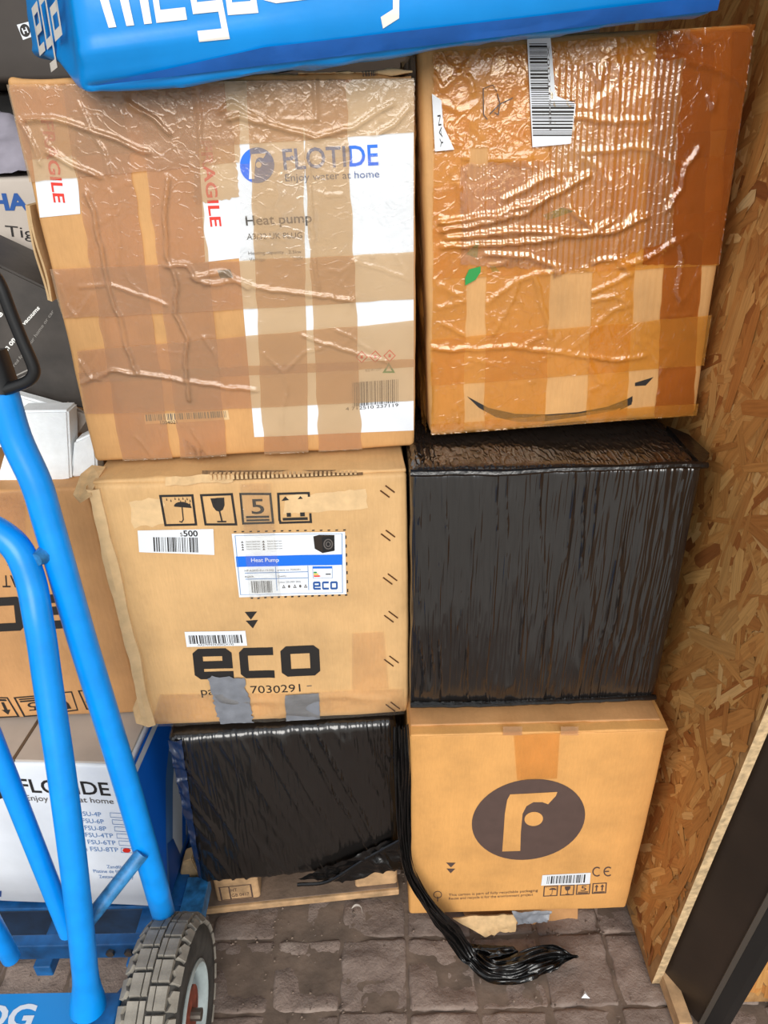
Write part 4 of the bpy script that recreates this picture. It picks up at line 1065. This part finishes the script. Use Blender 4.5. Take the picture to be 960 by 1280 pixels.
BP.poly('pen_writing', stroke2([B3(215, 232), B3(216, 300), B3(226, 312)], 1.3) + stroke2([B3(252, 245), B3(258, 270), B3(254, 300), B3(244, 294)], 1.3) + stroke2([B3(232, 298), B3(258, 272), B3(292, 256)], 1.3) + stroke2([B3(215, 232), B3(240, 222), B3(250, 240)], .8), M['ink_grey'], .0046)
# tape: uprights, then bands (bare board shows in the gaps between them)
for i, q in enumerate(((541, 70, 583, 552), (606, 66, 684, 546), (734, 60, 786, 536), (820, 55, 868, 530), (888, 40, 960, 526))):
    x0, y0, x1, y1 = q; k = (512 - x0) * .0; dx0 = (x0 - 512) * .10; dx1 = (x1 - 512) * .10
    BP.sheet('tape_strip', [(x0 + dx0 * .7, y0), (x1 + dx1 * .7, y0), (x1 - 4, y1), (x0 - 2, y1)], M['tape_amber' if i < 3 else 'tape_dark'], .0012 + .0001 * i, .003, bwr, rag=.003, seed=40 + i)
for i, (q, mt) in enumerate((([(541, 66), (960, 30), (955, 86), (541, 120)], 'tape_amber'), ([(541, 118), (955, 84), (950, 160), (541, 188)], 'tape_amber'),
        ([(541, 232), (940, 190), (925, 290), (541, 292)], 'tape_amber'), ([(541, 286), (925, 262), (918, 330), (541, 348)], 'tape_amber'),
        ([(538, 424), (898, 392), (888, 455), (538, 482)], 'tape_amber'), ([(538, 530), (884, 502), (880, 524), (538, 552)], 'tape_amber'),
        ([(820, 40), (960, 28), (915, 330), (800, 330)], 'tape_dark'))):
    BP.sheet('tape_band', q, M[mt], .0019 + i * .0002, .003, bwr, rag=.002, seed=60 + i)
BP.sheet('tape_band', [(684, 84), (852, 74), (836, 300), (690, 345)], M['tape_amber_fluted'], .0036, .003, lambda x, z: bwr(x, z) + .00012 * np.sin(x * 2 * math.pi / .0075), rag=.004, seed=71)
BP.sheet('tape_band', [(575, 205), (690, 200), (690, 335), (575, 330)], M['tape_amber_fluted'], .0034, .003, lambda x, z: bwr(x, z) + .00012 * np.sin(x * 2 * math.pi / .0075), rag=.004, seed=72)
# tape over the left-hand side
ny_, nz_ = 60, 150
yy, zz = np.meshgrid(np.linspace(.002, .30, ny_), np.linspace(.003, .47, nz_)); yy = yy.ravel(); zz = zz.ravel()
xx = -.003 - .004 * ridge(yy * 18, zz * 14, 5) - .003 * np.abs(fbm(yy * 30, zz * 24, 9))
BP.put('tape_side_wrap', np.stack([xx, yy, zz], 1), [(j * ny_ + i, (j + 1) * ny_ + i, (j + 1) * ny_ + i + 1, j * ny_ + i + 1) for j in range(nz_ - 1) for i in range(ny_ - 1)], M['tape_amber'], True)
tag(BP.e, 'large carton wrapped in wrinkled shiny amber tape with a printed smile', 'box')

# ------------------------------------------------------------------ blue sack lying across the two upper cartons
P0 = at(104, 121, .845); P1 = at(903, 12, .88)
gy = math.degrees(math.atan2(P1[1] - P0[1], P1[0] - P0[0])); grl = -math.degrees(math.atan2(P1[2] - P0[2], math.hypot(P1[0] - P0[0], P1[1] - P0[1])))
GL = float(np.linalg.norm(P1 - P0))
GP = Parcel('blue_sack', tuple(P0), GL, .36, .15, yaw=gy, roll=grl)
def gh(x, z):
    t = np.clip((.036 - z) / .036, 0, 1)
    return -.010 * t * t + .010 * np.sin(np.clip(z / .15, 0, 1) * math.pi) * 1.0 + .0015 * fbm(x * 12, z * 16, 8) + .004 * np.exp(-((z - .036) / .006) ** 2) * (x < .25) * (1 - x / .25)
GP.h = gh
P_, F_ = rounded_box(GL, .36, .15, .014, .008, .02, .006, lambda p, n: np.clip(-n[:, 1], 0, 1) ** 2 * gh(p[:, 0], p[:, 2]) + (1 - np.clip(-n[:, 1], 0, 1)) * (fbm(p[:, 0] * 14 + p[:, 1] * 12, p[:, 2] * 14 + p[:, 1] * 9, 5) * .008))
k = np.clip(1 - P_[:, 0] / .16, 0, 1)
P_[:, 0] -= .52 * np.clip(P_[:, 1], 0, .22) * k - .022 * k * np.clip(P_[:, 2] / .15, 0, 1)
P_[:, 2] += .05 * k * np.clip(P_[:, 1] / .2, 0, 1) * np.clip(1 - P_[:, 2] / .15, 0, 1)
P_[:, 2] += .022 * np.clip((P_[:, 1] - .035) / .03, 0, 1) * np.clip(1 - P_[:, 2] / .10, 0, 1)
GP.put('sack_film', P_, F_, M['bag'], True)
# darker folded band along the lower front edge
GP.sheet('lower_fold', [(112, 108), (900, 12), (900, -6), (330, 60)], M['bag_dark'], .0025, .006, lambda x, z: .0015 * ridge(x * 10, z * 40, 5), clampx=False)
def gl(ch, q): GP.decal('printed_letter', mega2(ch), q, M['bag_white'], .0009)
gl('m', [(117, -45), (178, -52), (191, 31), (141, 36)]); gl('e', [(186, -53), (224, -57), (236, 25), (198, 29)])
gl('g', [(231, -58), (268, -62), (282, 13), (243, 17)]); gl('a', [(276, -63), (311, -67), (324, 15), (286, 18)])
gl('y', [(455, -84), (498, -88), (503, -6), (462, -2)])
GP.poly('printed_streak', [[(330, 2), (345, 0), (420, -6), (420, -3), (346, 6)]], M['bag_white'], .0009)
# small lettering on the slanted end of the sack
def end_pt(s, t):   # s 0..1 from the back edge to the front edge, t up
    y = .19 * (1 - s) + .012 * s
    return (-.0 - .52 * y - .001 + .022 * (.055 + t) / .15, y, .058 + t)
for ch, s0, s1 in (('e', .10, .34), ('g', .40, .64), ('a', .70, .94)):
    V = []; Fc = []
    for q in mega2(ch):
        o = len(V)
        for a, b in q:
            p = end_pt(s0 + a * (s1 - s0), b * .045); V.append((p[0] - .004, p[1] - .003, p[2]))
        Fc.append(tuple(range(o, o + len(q))))
    GP.put('printed_letter', V, Fc, M['bag_white'])
tag(GP.e, 'bright blue plastic sack with white mega lettering lying across the upper cartons', 'sack')

# ------------------------------------------------------------------ clutter behind and left of the stacks
# white FLOTIDE carton standing on the hand truck
WP = Parcel('white_carton', (-0.772, 0.812, 0.115), 0.362, 0.36, 0.364, yaw=-3.2)
WP.h = std_h(.002, 51, .003, .36, .36)
def W6(x, y): return (x / 4, 890 + y / 4)
WP.body(M['white_print'], .005, .01, .04, .01)
WP.text('FLOTIDE', W6(108, 395), W6(556, 415), 16, M['ink'], .0006, .014)
WP.text('Enjoy water at home', W6(135, 437), W6(572, 456), 6.6, M['ink_grey'], .0006, .006)
WP.poly('printed_logo', [[W6(*p) for p in ellipse2(-8, 400, 44, 32, 0, 24)]], M['ink'], .0006)
for i, s_ in enumerate(('Type FSU-4P', 'Type FSU-6P', 'Type FSU-8P', 'Type FSU-4TP', 'Type FSU-6TP', 'Type FSU-8TP')):
    y = 518 + i * 35; xr = 510 + (i % 3) * 13 if i < 3 else 570 + (i - 3) * 13
    WP.text(s_, W6(xr - (196 if i < 3 else 232), y - 8), W6(xr, y + 2), 5.4, M['ink_pale_blue'], .0006)
    WP.poly('printed_tick_box', [[W6(*p) for p in q] for q in stroke2([(552 + i * 11, y - 18), (618 + i * 11, y - 14), (620 + i * 11, y + 8), (554 + i * 11, y + 4)], 2, True)], M['ink_pale_blue'], .0006)
WP.poly('red_dot', [[W6(*p) for p in ellipse2(635, 687, 20, 11, .1, 16)]], M['ink_red'], .0008)
for s_, x0, x1, y in (('Zandfilter', 538, 640, 775), ('Platine de filtration', 472, 670, 797), ('Zestaw filtracyjny', 500, 670, 825)):
    WP.text(s_, W6(x0, y), W6(x1, y + 6), 4, M['ink_pale_blue'], .0006)
WP.poly('printed_mark', [[W6(408, 784), W6(418, 780), W6(424, 796), W6(412, 798)], [W6(410, 808), W6(432, 810), W6(428, 824), W6(412, 824)], [W6(0, 890), W6(10, 890), W6(8, 920), W6(0, 920)]], M['ink_navy'], .0006)
# lid with a slot between the flaps
mesh_obj('top_flap', *box_vf(.004, .172, .004, .356, .3635, .3675, .0015), M['pulp'], WP.e)
mesh_obj('top_flap', *box_vf(.1765, .358, .004, .356, .3635, .3675, .0015), M['pulp'], WP.e)
mesh_obj('flap_slot_edge', *box_vf(.1715, .177, .003, .30, .364, .3685, .001), M['steel'], WP.e)
# printed right-hand side: blue with a water picture
def side_sheet(name, poly, mat, off):
    return mesh_obj(name, [(.362 + off, y, z) for y, z in poly], [tuple(range(len(poly)))], mat, WP.e)
side_sheet('blue_side_print', [(.006, .006), (.355, .006), (.355, .358), (.006, .358)], M['ink_blue'], .003)
side_sheet('side_picture', [(.01, .02), (.20, .02), (.26, .30), (.19, .31), (.10, .22), (.05, .12)], M['ink_pale_blue'], .0036)
side_sheet('side_picture', [(.04, .03), (.13, .03), (.22, .26), (.20, .28), (.12, .18)], M['white_print'], .0040)
side_sheet('side_picture', [(.10, .03), (.125, .03), (.215, .24), (.205, .24)], M['ink_blue'], .0044)
side_sheet('side_picture', [(.015, .01), (.09, .01), (.075, .09), (.05, .11)], M['ink_navy'], .0042)
side_sheet('white_edge', [(.002, .335), (.12, .335), (.12, .352), (.002, .352)], M['white_print'], .0042)
tag(WP.e, 'white carton with black FLOTIDE print and model list behind the hand truck', 'box')

# upside-down tan carton on top of it
UP = Parcel('upturned_carton', (-0.805, 0.884, 0.487), 0.387, 0.36, 0.430, yaw=2.4)
UP.h = std_h(.003, 61, .002, .4, .43)
UP.body(M['card_dull'], .006, .01, .05, .01)
def U5(x, y): return (x / 4, 600 + y / 4)
UP.decal('printed_logo', eco2(.24), [(97, 784), (-78, 793), (-82, 750), (92, 740)], M['ink'], .0006)
UP.text('part', (40, 697), (9, 699), 9, M['ink'], .0006, up=(41, 708))
UP.text('AT', (25, 718), (3, 718), 15, M['ink'], .0006, up=(26, 734))
for k, q in (('arrows', [(25, 896), (-18, 898), (-22, 870), (10, 871)]), ('stack', [(68, 893), (30, 896), (17, 871), (54, 868)]), ('glass', [(98, 888), (74, 891), (60, 866), (90, 864)]), ('umbrella', [(140, 886), (108, 887), (97, 863), (130, 861)])):
    UP.decal('printed_symbol', icon(k, .06), q, M['ink'], .0006)
UP.text('5', (46, 877), (34, 878), 9, M['ink'], .0006, up=(48, 888))
UP.sheet('clear_tape', [(-40, 620), (30, 612), (34, 690), (-40, 700)], M['tape_clear'], .001, .008, lambda x, z: .0015 * ridge(x * 30, z * 14, 2), clampx=False)
tag(UP.e, 'upside-down tan carton with inverted eco print resting on the white carton', 'box')

# white foam blocks on that carton
def prism_block(name, pts, y, depth, mat, r=.003):
    q = [at(u, v, y) for u, v in pts]; n = len(q); c = np.mean(q, 0); c[2] = min(p[2] for p in q)
    e = empty(name, tuple(c))
    bm = bmesh.new(); vs_ = [bm.verts.new(tuple(p - c)) for p in q] + [bm.verts.new(tuple(p - c + np.array([0, depth, 0]))) for p in q]
    bm.faces.new(vs_[:n]); bm.faces.new(vs_[n:][::-1])
    for i in range(n): bm.faces.new((vs_[i], vs_[n + i], vs_[n + (i + 1) % n], vs_[(i + 1) % n]))
    bmesh.ops.recalc_face_normals(bm, faces=bm.faces)
    bmesh.ops.bevel(bm, geom=list(bm.edges), offset=r, segments=2, affect='EDGES')
    me = bpy.data.meshes.new(name); bm.to_mesh(me); bm.free(); me.materials.append(mat)
    o = bpy.data.objects.new('block', me); COL.objects.link(o); o.parent = e
    return e
e = prism_block('foam_block', [(-6, 607), (20, 514), (85, 513), (89, 600), (45, 606)], .93, .035, M['foam'])
tag(e, 'larger square white foam block beside the top bend of the blue hand truck', 'foam block')
e = prism_block('foam_block', [(88, 597), (92, 552), (118, 540), (122, 594)], .935, .03, M['foam'])
tag(e, 'small slanted white foam piece tucked against the corner of the taped carton', 'foam block')
e = prism_block('foam_sheet', [(-30, 560), (6, 490), (86, 512), (86, 535), (20, 560)], .972, .02, M['foam'])
tag(e, 'thin white foam sheet behind the square foam block, under the black carton', 'foam sheet')

e = prism_block('cardboard_scrap', [(224, 1098), (228, 1078), (240, 1074), (248, 1090), (246, 1106), (232, 1108)], .862, .03, M['card_torn'], .002)
tag(e, 'small torn cardboard scrap wedged beside the lower black-wrapped parcel', 'cardboard')
# black carton lying tilted above the foam
c0 = at(-60, 560, 1.0)
DP = Parcel('black_carton', (c0[0], 1.0, c0[2]), .40, .12, .40)
pg = [DP.loc(*p) for p in ((-70, 300), (0, 332), (62, 362))]
xr_ = -.436 - c0[0]
sl1 = (pg[2][1] - pg[0][1]) / (pg[2][0] - pg[0][0]); pg.append(np.array([xr_, pg[2][1] + sl1 * (xr_ - pg[2][0])]))
b1, b0 = DP.loc(86, 507), DP.loc(5, 488); sl2 = (b1[1] - b0[1]) / (b1[0] - b0[0])
pg += [np.array([xr_, b1[1] + sl2 * (xr_ - b1[0])]), b1, b0, np.array([pg[0][0], b0[1] + sl2 * (pg[0][0] - b0[0])])]
bm = bmesh.new(); n_ = len(pg); vs_ = [bm.verts.new((p[0], 0, p[1])) for p in pg] + [bm.verts.new((p[0], .12, p[1])) for p in pg]
bm.faces.new(vs_[:n_]); bm.faces.new(vs_[n_:][::-1])
for i in range(n_): bm.faces.new((vs_[i], vs_[n_ + i], vs_[n_ + (i + 1) % n_], vs_[(i + 1) % n_]))
bmesh.ops.recalc_face_normals(bm, faces=bm.faces); bmesh.ops.bevel(bm, geom=list(bm.edges), offset=.003, segments=2, affect='EDGES')
me = bpy.data.meshes.new('carton'); bm.to_mesh(me); bm.free(); me.materials.append(M['black_card'])
o = bpy.data.objects.new('carton', me); COL.objects.link(o); o.parent = DP.e
def D4(x, y): return (x / 4.415, 330 + y / 4.415)
def dt(s_, a, b, off, mat, bold=.01): DP.text(s_, D4(*a), D4(*b), 1, M[mat], .0008, bold, up=D4(a[0] + off[0], a[1] + off[1]))
dt('vacuums', (135, 340), (222, 245), (-16, -18), 'text_white', .03)
dt('for your home or car', (130, 505), (300, 262), (-15, -12), 'text_grey', .0)
dt('ny Dyson on', (-40, 585), (90, 420), (-26, -22), 'text_white', .03)
dt('Engineered for', (18, 645), (140, 495), (-14, -12), 'text_grey', .0)
dt('care', (-45, 360), (20, 275), (-26, -22), 'text_white', .03)
DP.poly('printed_rule', [[D4(10, 648), D4(165, 575), D4(167, 582), D4(12, 656)], [D4(30, 668), D4(180, 590), D4(182, 597), D4(32, 676)]], M['text_grey'], .0008)
tag(DP.e, 'black carton with white slanted lettering lying tilted above the foam blocks', 'box')
e = empty('torn_paper_flap', tuple(at(98, 530, 1.0)))
c = at(98, 530, 1.0); V = [at(u, v, y) - c for u, v, y in ((78, 507, 1.0), (84, 503, .99), (112, 520, 1.0), (116, 540, 1.01), (98, 541, .98), (88, 522, .98))]
V = [tuple(p) for p in V] + [tuple(p + np.array([0, .003, 0])) for p in V]
mesh_obj('paper_flap', V, [(5, 4, 3, 2, 1, 0), (6, 7, 8, 9, 10, 11)] + [(i, (i + 1) % 6, (i + 1) % 6 + 6, i + 6) for i in range(6)], M['pulp'], e)
tag(e, 'torn grey flap hanging below the black carton next to the foam', 'cardboard')

# grey-white pool cleaner carton
q0, q1 = at(0, 222, 1.16), at(40, 221, 1.16)
bz = at(30, 352, 1.16)
HP = Parcel('grey_carton', (-.91, 1.16, bz[2] - .03), 0.42, 0.28, q0[2] - bz[2] + .03, h=std_h(.002, 81))
HP.body(M['pulp'], .006, .02, .05, .02)
HP.text('HA', (-9, 262), (38, 262), 20, M['ink_navy'], .0008, .04)
HP.text('Tig', (8.5, 295), (43, 298), 14, M['ink'], .0008, .0)
tag(HP.e, 'pale grey carton with blue HA and black Tig lettering left of the tan-taped carton', 'box')
# crumpled grey film on top of it
s, t = np.meshgrid(np.linspace(0, 1, 30), np.linspace(0, 1, 24)); s = s.ravel(); t = t.ravel()
cc = np.array([-.63, 1.27, q0[2]])
P = np.stack([(s - .5) * .30, (t - .5) * .2, .004 + .09 * np.sin(s * math.pi) * np.sin(t * math.pi) * (1 + .6 * fbm(s * 5, t * 5, 3)) + .012 * np.abs(fbm(s * 12, t * 12, 4))], 1)
e = empty('crumpled_film', tuple(cc))
mesh_obj('film_heap', P, [(j * 30 + i, j * 30 + i + 1, (j + 1) * 30 + i + 1, (j + 1) * 30 + i) for j in range(23) for i in range(29)], M['lilac'], e, True)
tag(e, 'crumpled grey plastic film heaped on the pale grey carton', 'plastic film')

# dark case with a small sticker, up in the corner
q0, q1 = at(0, 92, 1.30), at(74, 0, 1.30)
CP = Parcel('dark_case', (q0[0] - .25, 1.30, q0[2] - .015), .52, .25, .30, h=std_h(.001, 91))
CP.body(M['dark_case'], .012, .03, .05, .03)
CP.sheet('sticker', [(21, 31), (36, 27), (42, 45), (29, 50)], M['paper'], .0006, .01)
CP.poly('printed_logo', [stroke_q for stroke_q in [ellipse2(31.5, 38, 6.2, 8.2, -.3, 24)]], M['ink'], .0010)
CP.text('H', (30, 42.5), (36, 40.5), 7, M['paper'], .0014, .03)
tag(CP.e, 'dark brown case with a small white sticker behind the blue sack', 'case')
for x0, zt in ((-.95, q0[2] - .017), ):
    sv, sf = box_vf(0, .60, 0, .26, 0, zt - .0, .006)
    e = empty('dark_carton', (-.98, 1.48, 0)); mesh_obj('carton', sv, sf, M['black_card'], e)
    tag(e, 'tall dark carton in the shade at the back, behind the grey carton', 'box')

# ------------------------------------------------------------------ blue hand truck
HT = empty('hand_truck', (-0.5, 0.62, 0.0)); HO = np.array([-0.5, 0.62, 0.0])
def ht(name, vf, mat, parent=None, smooth=True, sharp=45):
    v, f = vf; return mesh_obj(name, [np.array(p) - HO for p in v], f, mat, parent or HT, smooth, sharp)
R1 = .0178
pp = [(-16, 440, .775), (2, 490, .77), (20, 548, .765), (45, 603, .757), (60, 652, .75), (74, 700, .742), (103, 800, .727), (134, 900, .71), (164, 1000, .69), (193, 1100, .675), (199, 1122, .680), (206, 1148, .712)]
rail = smooth_path([at(*p) for p in pp], 5)
ht('rail', tube_vf(rail, R1, 20), M['blue_paint'])
sp = [(-70, 640, .745), (-30, 652, .74), (2, 668, .732), (24, 690, .725), (39, 728, .715), (47, 770, .70), (53, 805, .69), (60, 855, .675), (76, 960, .64), (92, 1080, .60), (105, 1200, .567), (110, 1258, .556)]
strut = smooth_path([at(*p) for p in sp], 5)
ht('strut', tube_vf(strut, [.0172] * (len(strut) - 4) + [.018, .020, .023, .025], 20), M['blue_paint'])
w0 = at(45, 700, .718); w1 = at(64, 688, .744)
ht('weld', tube_vf([w0, (np.array(w0) + w1) / 2, w1], [.008, .011, .008], 10), M['blue_worn'])
a, b = at(-40, 848, .64), at(86, 1165, .60)
ht('brace', tube_vf([a, (a + b) / 2, b], .0128, 16), M['blue_paint'])
a, b = at(108, 1154, .60), at(178, 1066, .665)
ht('brace', tube_vf([a, (a + b) / 2, b], .0105, 14), M['blue_worn'])
a, b = at(-40, 1100, .62), at(14, 1197, .64)
ht('brace', tube_vf([a, (a + b) / 2, b], .0135, 14), M['blue_paint'])
# axle beam with the maker's label
g0, g1 = at(-300, 1262, .558), at(168, 1260, .562); zb = g1[2]
ht('axle_beam', box_vf(-.95, -.40, .535, .585, zb - .03, zb, .004), M['blue_deep'])
lq = box_vf(-.80, at(80, 1262, .535)[0], .5335, .5355, zb - .028, zb - .002)
lab = ht('maker_label', box_vf(-.80, at(80, 1268, .53)[0], .536, .584, zb - .0005, zb + .0012), M['label_blue'], smooth=False)
V2, F2 = text2('DG', .03); xr = at(34, 1275, .54)[0]
mesh_obj('printed_text', [np.array((xr - .075 + p[0] * .075, .538 + p[1] * .032, zb + .0016)) - HO for p in V2], F2, M['paper'], lab)
# frame bars near the ground and toe plate under the white carton
z2 = at(60, 1183, .69)[2]
bar = ht('cross_bar', box_vf(-.95, -.40, .68, .70, z2 - .02, z2 + .018, .003), M['blue_deep'])
for x in (at(137, 1184, .68)[0], at(160, 1184, .68)[0]):
    v, f = tube_vf([(x, .681, z2), (x, .674, z2)], .007, 6); ht('bolt', (v, f), M['steel'], bar, False)
ht('toe_plate', box_vf(-.95, -.386, .80, 1.05, .098, .106, .002), M['blue_deep'])
M['shade_navy'] = simple('navy_painted_shade', (20, 46, 74), 0.6, var=0.3, vscale=25)
ht('shade_panel', box_vf(-.95, -.39, .80, .806, .004, .0975, .002), M['shade_navy'])  # added panel; its dark navy paints in the shade below the white carton
ht('toe_plate_edge', box_vf(-.386, -.345, .765, .853, .075, .112, .002), M['blue_worn'])
for x in (-.62, -.46): ht('stringer', box_vf(x, x + .03, .70, 1.0, .07, .098, .003), M['blue_deep'])
for s_ in ((-.40, .585), ):
    ht('side_bracket', tube_vf([(-.41, .58, zb - .02), (-.405, .66, .15), (-.40, .80, .10)], .016, 8, .4), M['blue_deep'])
# black hand guard at the top
GY = .76
cg = [at(u, v, GY) for u, v in ((-60, 300), (-14, 338), (0, 356), (14, 392), (28, 426), (41, 456), (42, 468), (34, 477), (16, 484), (-10, 492), (-45, 500))]
ht('hand_guard', tube_vf(smooth_path(cg, 6), .0066, 12), M['grip'])
ht('guard_collar', tube_vf([rail[0], rail[2], rail[5]], .0205, 18), M['grip'])
# wheel
WC = np.array([-.350, .598, .145]); RW, TW = .140, .086
prof = [(-.5, .52), (-.52, .60), (-.56, .72), (-.54, .84), (-.44, .93), (-.25, .965), (0, .975), (.25, .965), (.44, .93), (.54, .84), (.56, .72), (.52, .60), (.5, .52), (.3, .46), (-.3, .46)]
NS = 64; V = []; Fc = []
for k in range(NS):
    a = 2 * math.pi * k / NS
    for px_, pr in prof: V.append(WC + np.array([px_ * TW * .9, math.cos(a) * pr * RW, math.sin(a) * pr * RW]))
m_ = len(prof)
for k in range(NS):
    for i in range(m_): Fc.append((k * m_ + i, k * m_ + (i + 1) % m_, ((k + 1) % NS) * m_ + (i + 1) % m_, ((k + 1) % NS) * m_ + i))
whl = empty('wheel', tuple(WC - HO)); whl.parent = HT
def wp(name, V, Fc, mat, smooth=True): return mesh_obj(name, [np.array(p) - WC for p in V], Fc, mat, whl, smooth, 50)
wp('tyre', V, Fc, M['rubber'])
rp = [(.34, .52), (.47, .535), (.50, .50), (.46, .46), (.28, .44), (.22, .30), (.22, .14), (.30, .13), (.30, .02)]
V = []; Fc = []; m2 = len(rp)
for k in range(NS):
    a = 2 * math.pi * k / NS
    for px_, pr in rp: V.append(WC + np.array([px_ * TW, math.cos(a) * pr * RW, math.sin(a) * pr * RW]))
for k in range(NS):
    for i in range(m2 - 1): Fc.append((k * m2 + i, ((k + 1) % NS) * m2 + i, ((k + 1) % NS) * m2 + i + 1, k * m2 + i + 1))
wp('rim', V, Fc, M['rim'])
v, f = tube_vf([WC + np.array([.012, 0, 0]), WC + np.array([.034, 0, 0])], .040, 24); wp('hub', v, f, M['hub_red'], False)
v, f = tube_vf([WC + np.array([-.06, 0, 0]), WC + np.array([.05, 0, 0])], .009, 12); wp('axle_end', v, f, M['steel'], False)
# tread blocks, each one of its own
def lug(w, l, hgt, jag):
    pts = [(-w / 2, -l / 2), (w / 2 - jag, -l / 2), (w / 2, -l / 6), (w / 2 - jag, l / 8), (w / 2, l / 2), (-w / 2, l / 2)] if jag else [(-w / 2, -l / 2), (w / 2, -l / 2), (w / 2, l / 2), (-w / 2, l / 2)]
    n = len(pts); V = [(x, y, -.004) for x, y in pts] + [(x * .93, y * .93, hgt) for x, y in pts]
    Fc = [tuple(range(n, 2 * n))] + [(i, (i + 1) % n, n + (i + 1) % n, n + i) for i in range(n)]
    me = bpy.data.meshes.new('tread_block'); me.from_pydata(V, [], Fc); me.materials.append(M['tread']); return me
lm = [lug(.0172, .0305, .0045, 0), lug(.0085, .0305, .0042, 0), lug(.016, .026, .004, .005)]
NB = 25
for k in range(NB):
    for px_, mi, sh, rr_, mir in ((-.0185, 0, 0, .968, 0), (-.0045, 1, 0, .974, 0), (.0062, 1, .5, .974, 0), (.0195, 0, .5, .966, 0), (-.0345, 2, .1, .925, 1), (.0345, 2, .6, .925, 0)):
        a = 2 * math.pi * (k + sh) / NB
        o = bpy.data.objects.new('tread_block', lm[mi]); COL.objects.link(o); o.parent = whl
        rad = np.array([0, math.cos(a), math.sin(a)]); tilt = 0 if mi < 2 else (.75 if px_ > 0 else -.75)
        zax = rad * math.cos(tilt) + np.array([math.sin(tilt), 0, 0]); tan = np.array([0, -math.sin(a), math.cos(a)]); xax = np.cross(tan, zax)
        if mir: xax, tan = -xax, -tan
        c = np.array([px_, 0, 0]) + rad * rr_ * RW
        o.matrix_local = Matrix(((xax[0], tan[0], zax[0], c[0]), (xax[1], tan[1], zax[1], c[1]), (xax[2], tan[2], zax[2], c[2]), (0, 0, 0, 1)))
tag(HT, 'bright blue tubular hand truck with a dusty pneumatic tyre', 'hand truck')

# scraps on the ground
c = atz(731, 1244, 0.0); e = empty('paper_chip', (float(c[0]), float(c[1]), 0.0))
V = [(-.007, -.004, -.001), (.008, -.005, -.001), (.002, .008, .0), (.0, .0, .005)]
mesh_obj('chip', V, [(0, 2, 1), (0, 1, 3), (1, 2, 3), (2, 0, 3)], M['paper'], e)
tag(e, 'tiny white chip lying on the paving below the film tail', 'litter')
c = atz(447, 1138, 0.0); e = empty('feather', (float(c[0]), float(c[1]), -0.002))
P = smooth_path([(-.012, .004, .002), (-.004, .008, .006), (.006, .004, .008), (.010, -.008, .004)], 6)
V, Fc = tube_vf(P, [.0006 + .004 * math.sin(math.pi * i / (len(P) - 1)) for i in range(len(P))], 8, .25)
mesh_obj('plume', V, Fc, M['pulp'], e, True)
tag(e, 'small pale feather lying beside the pallet board', 'feather')
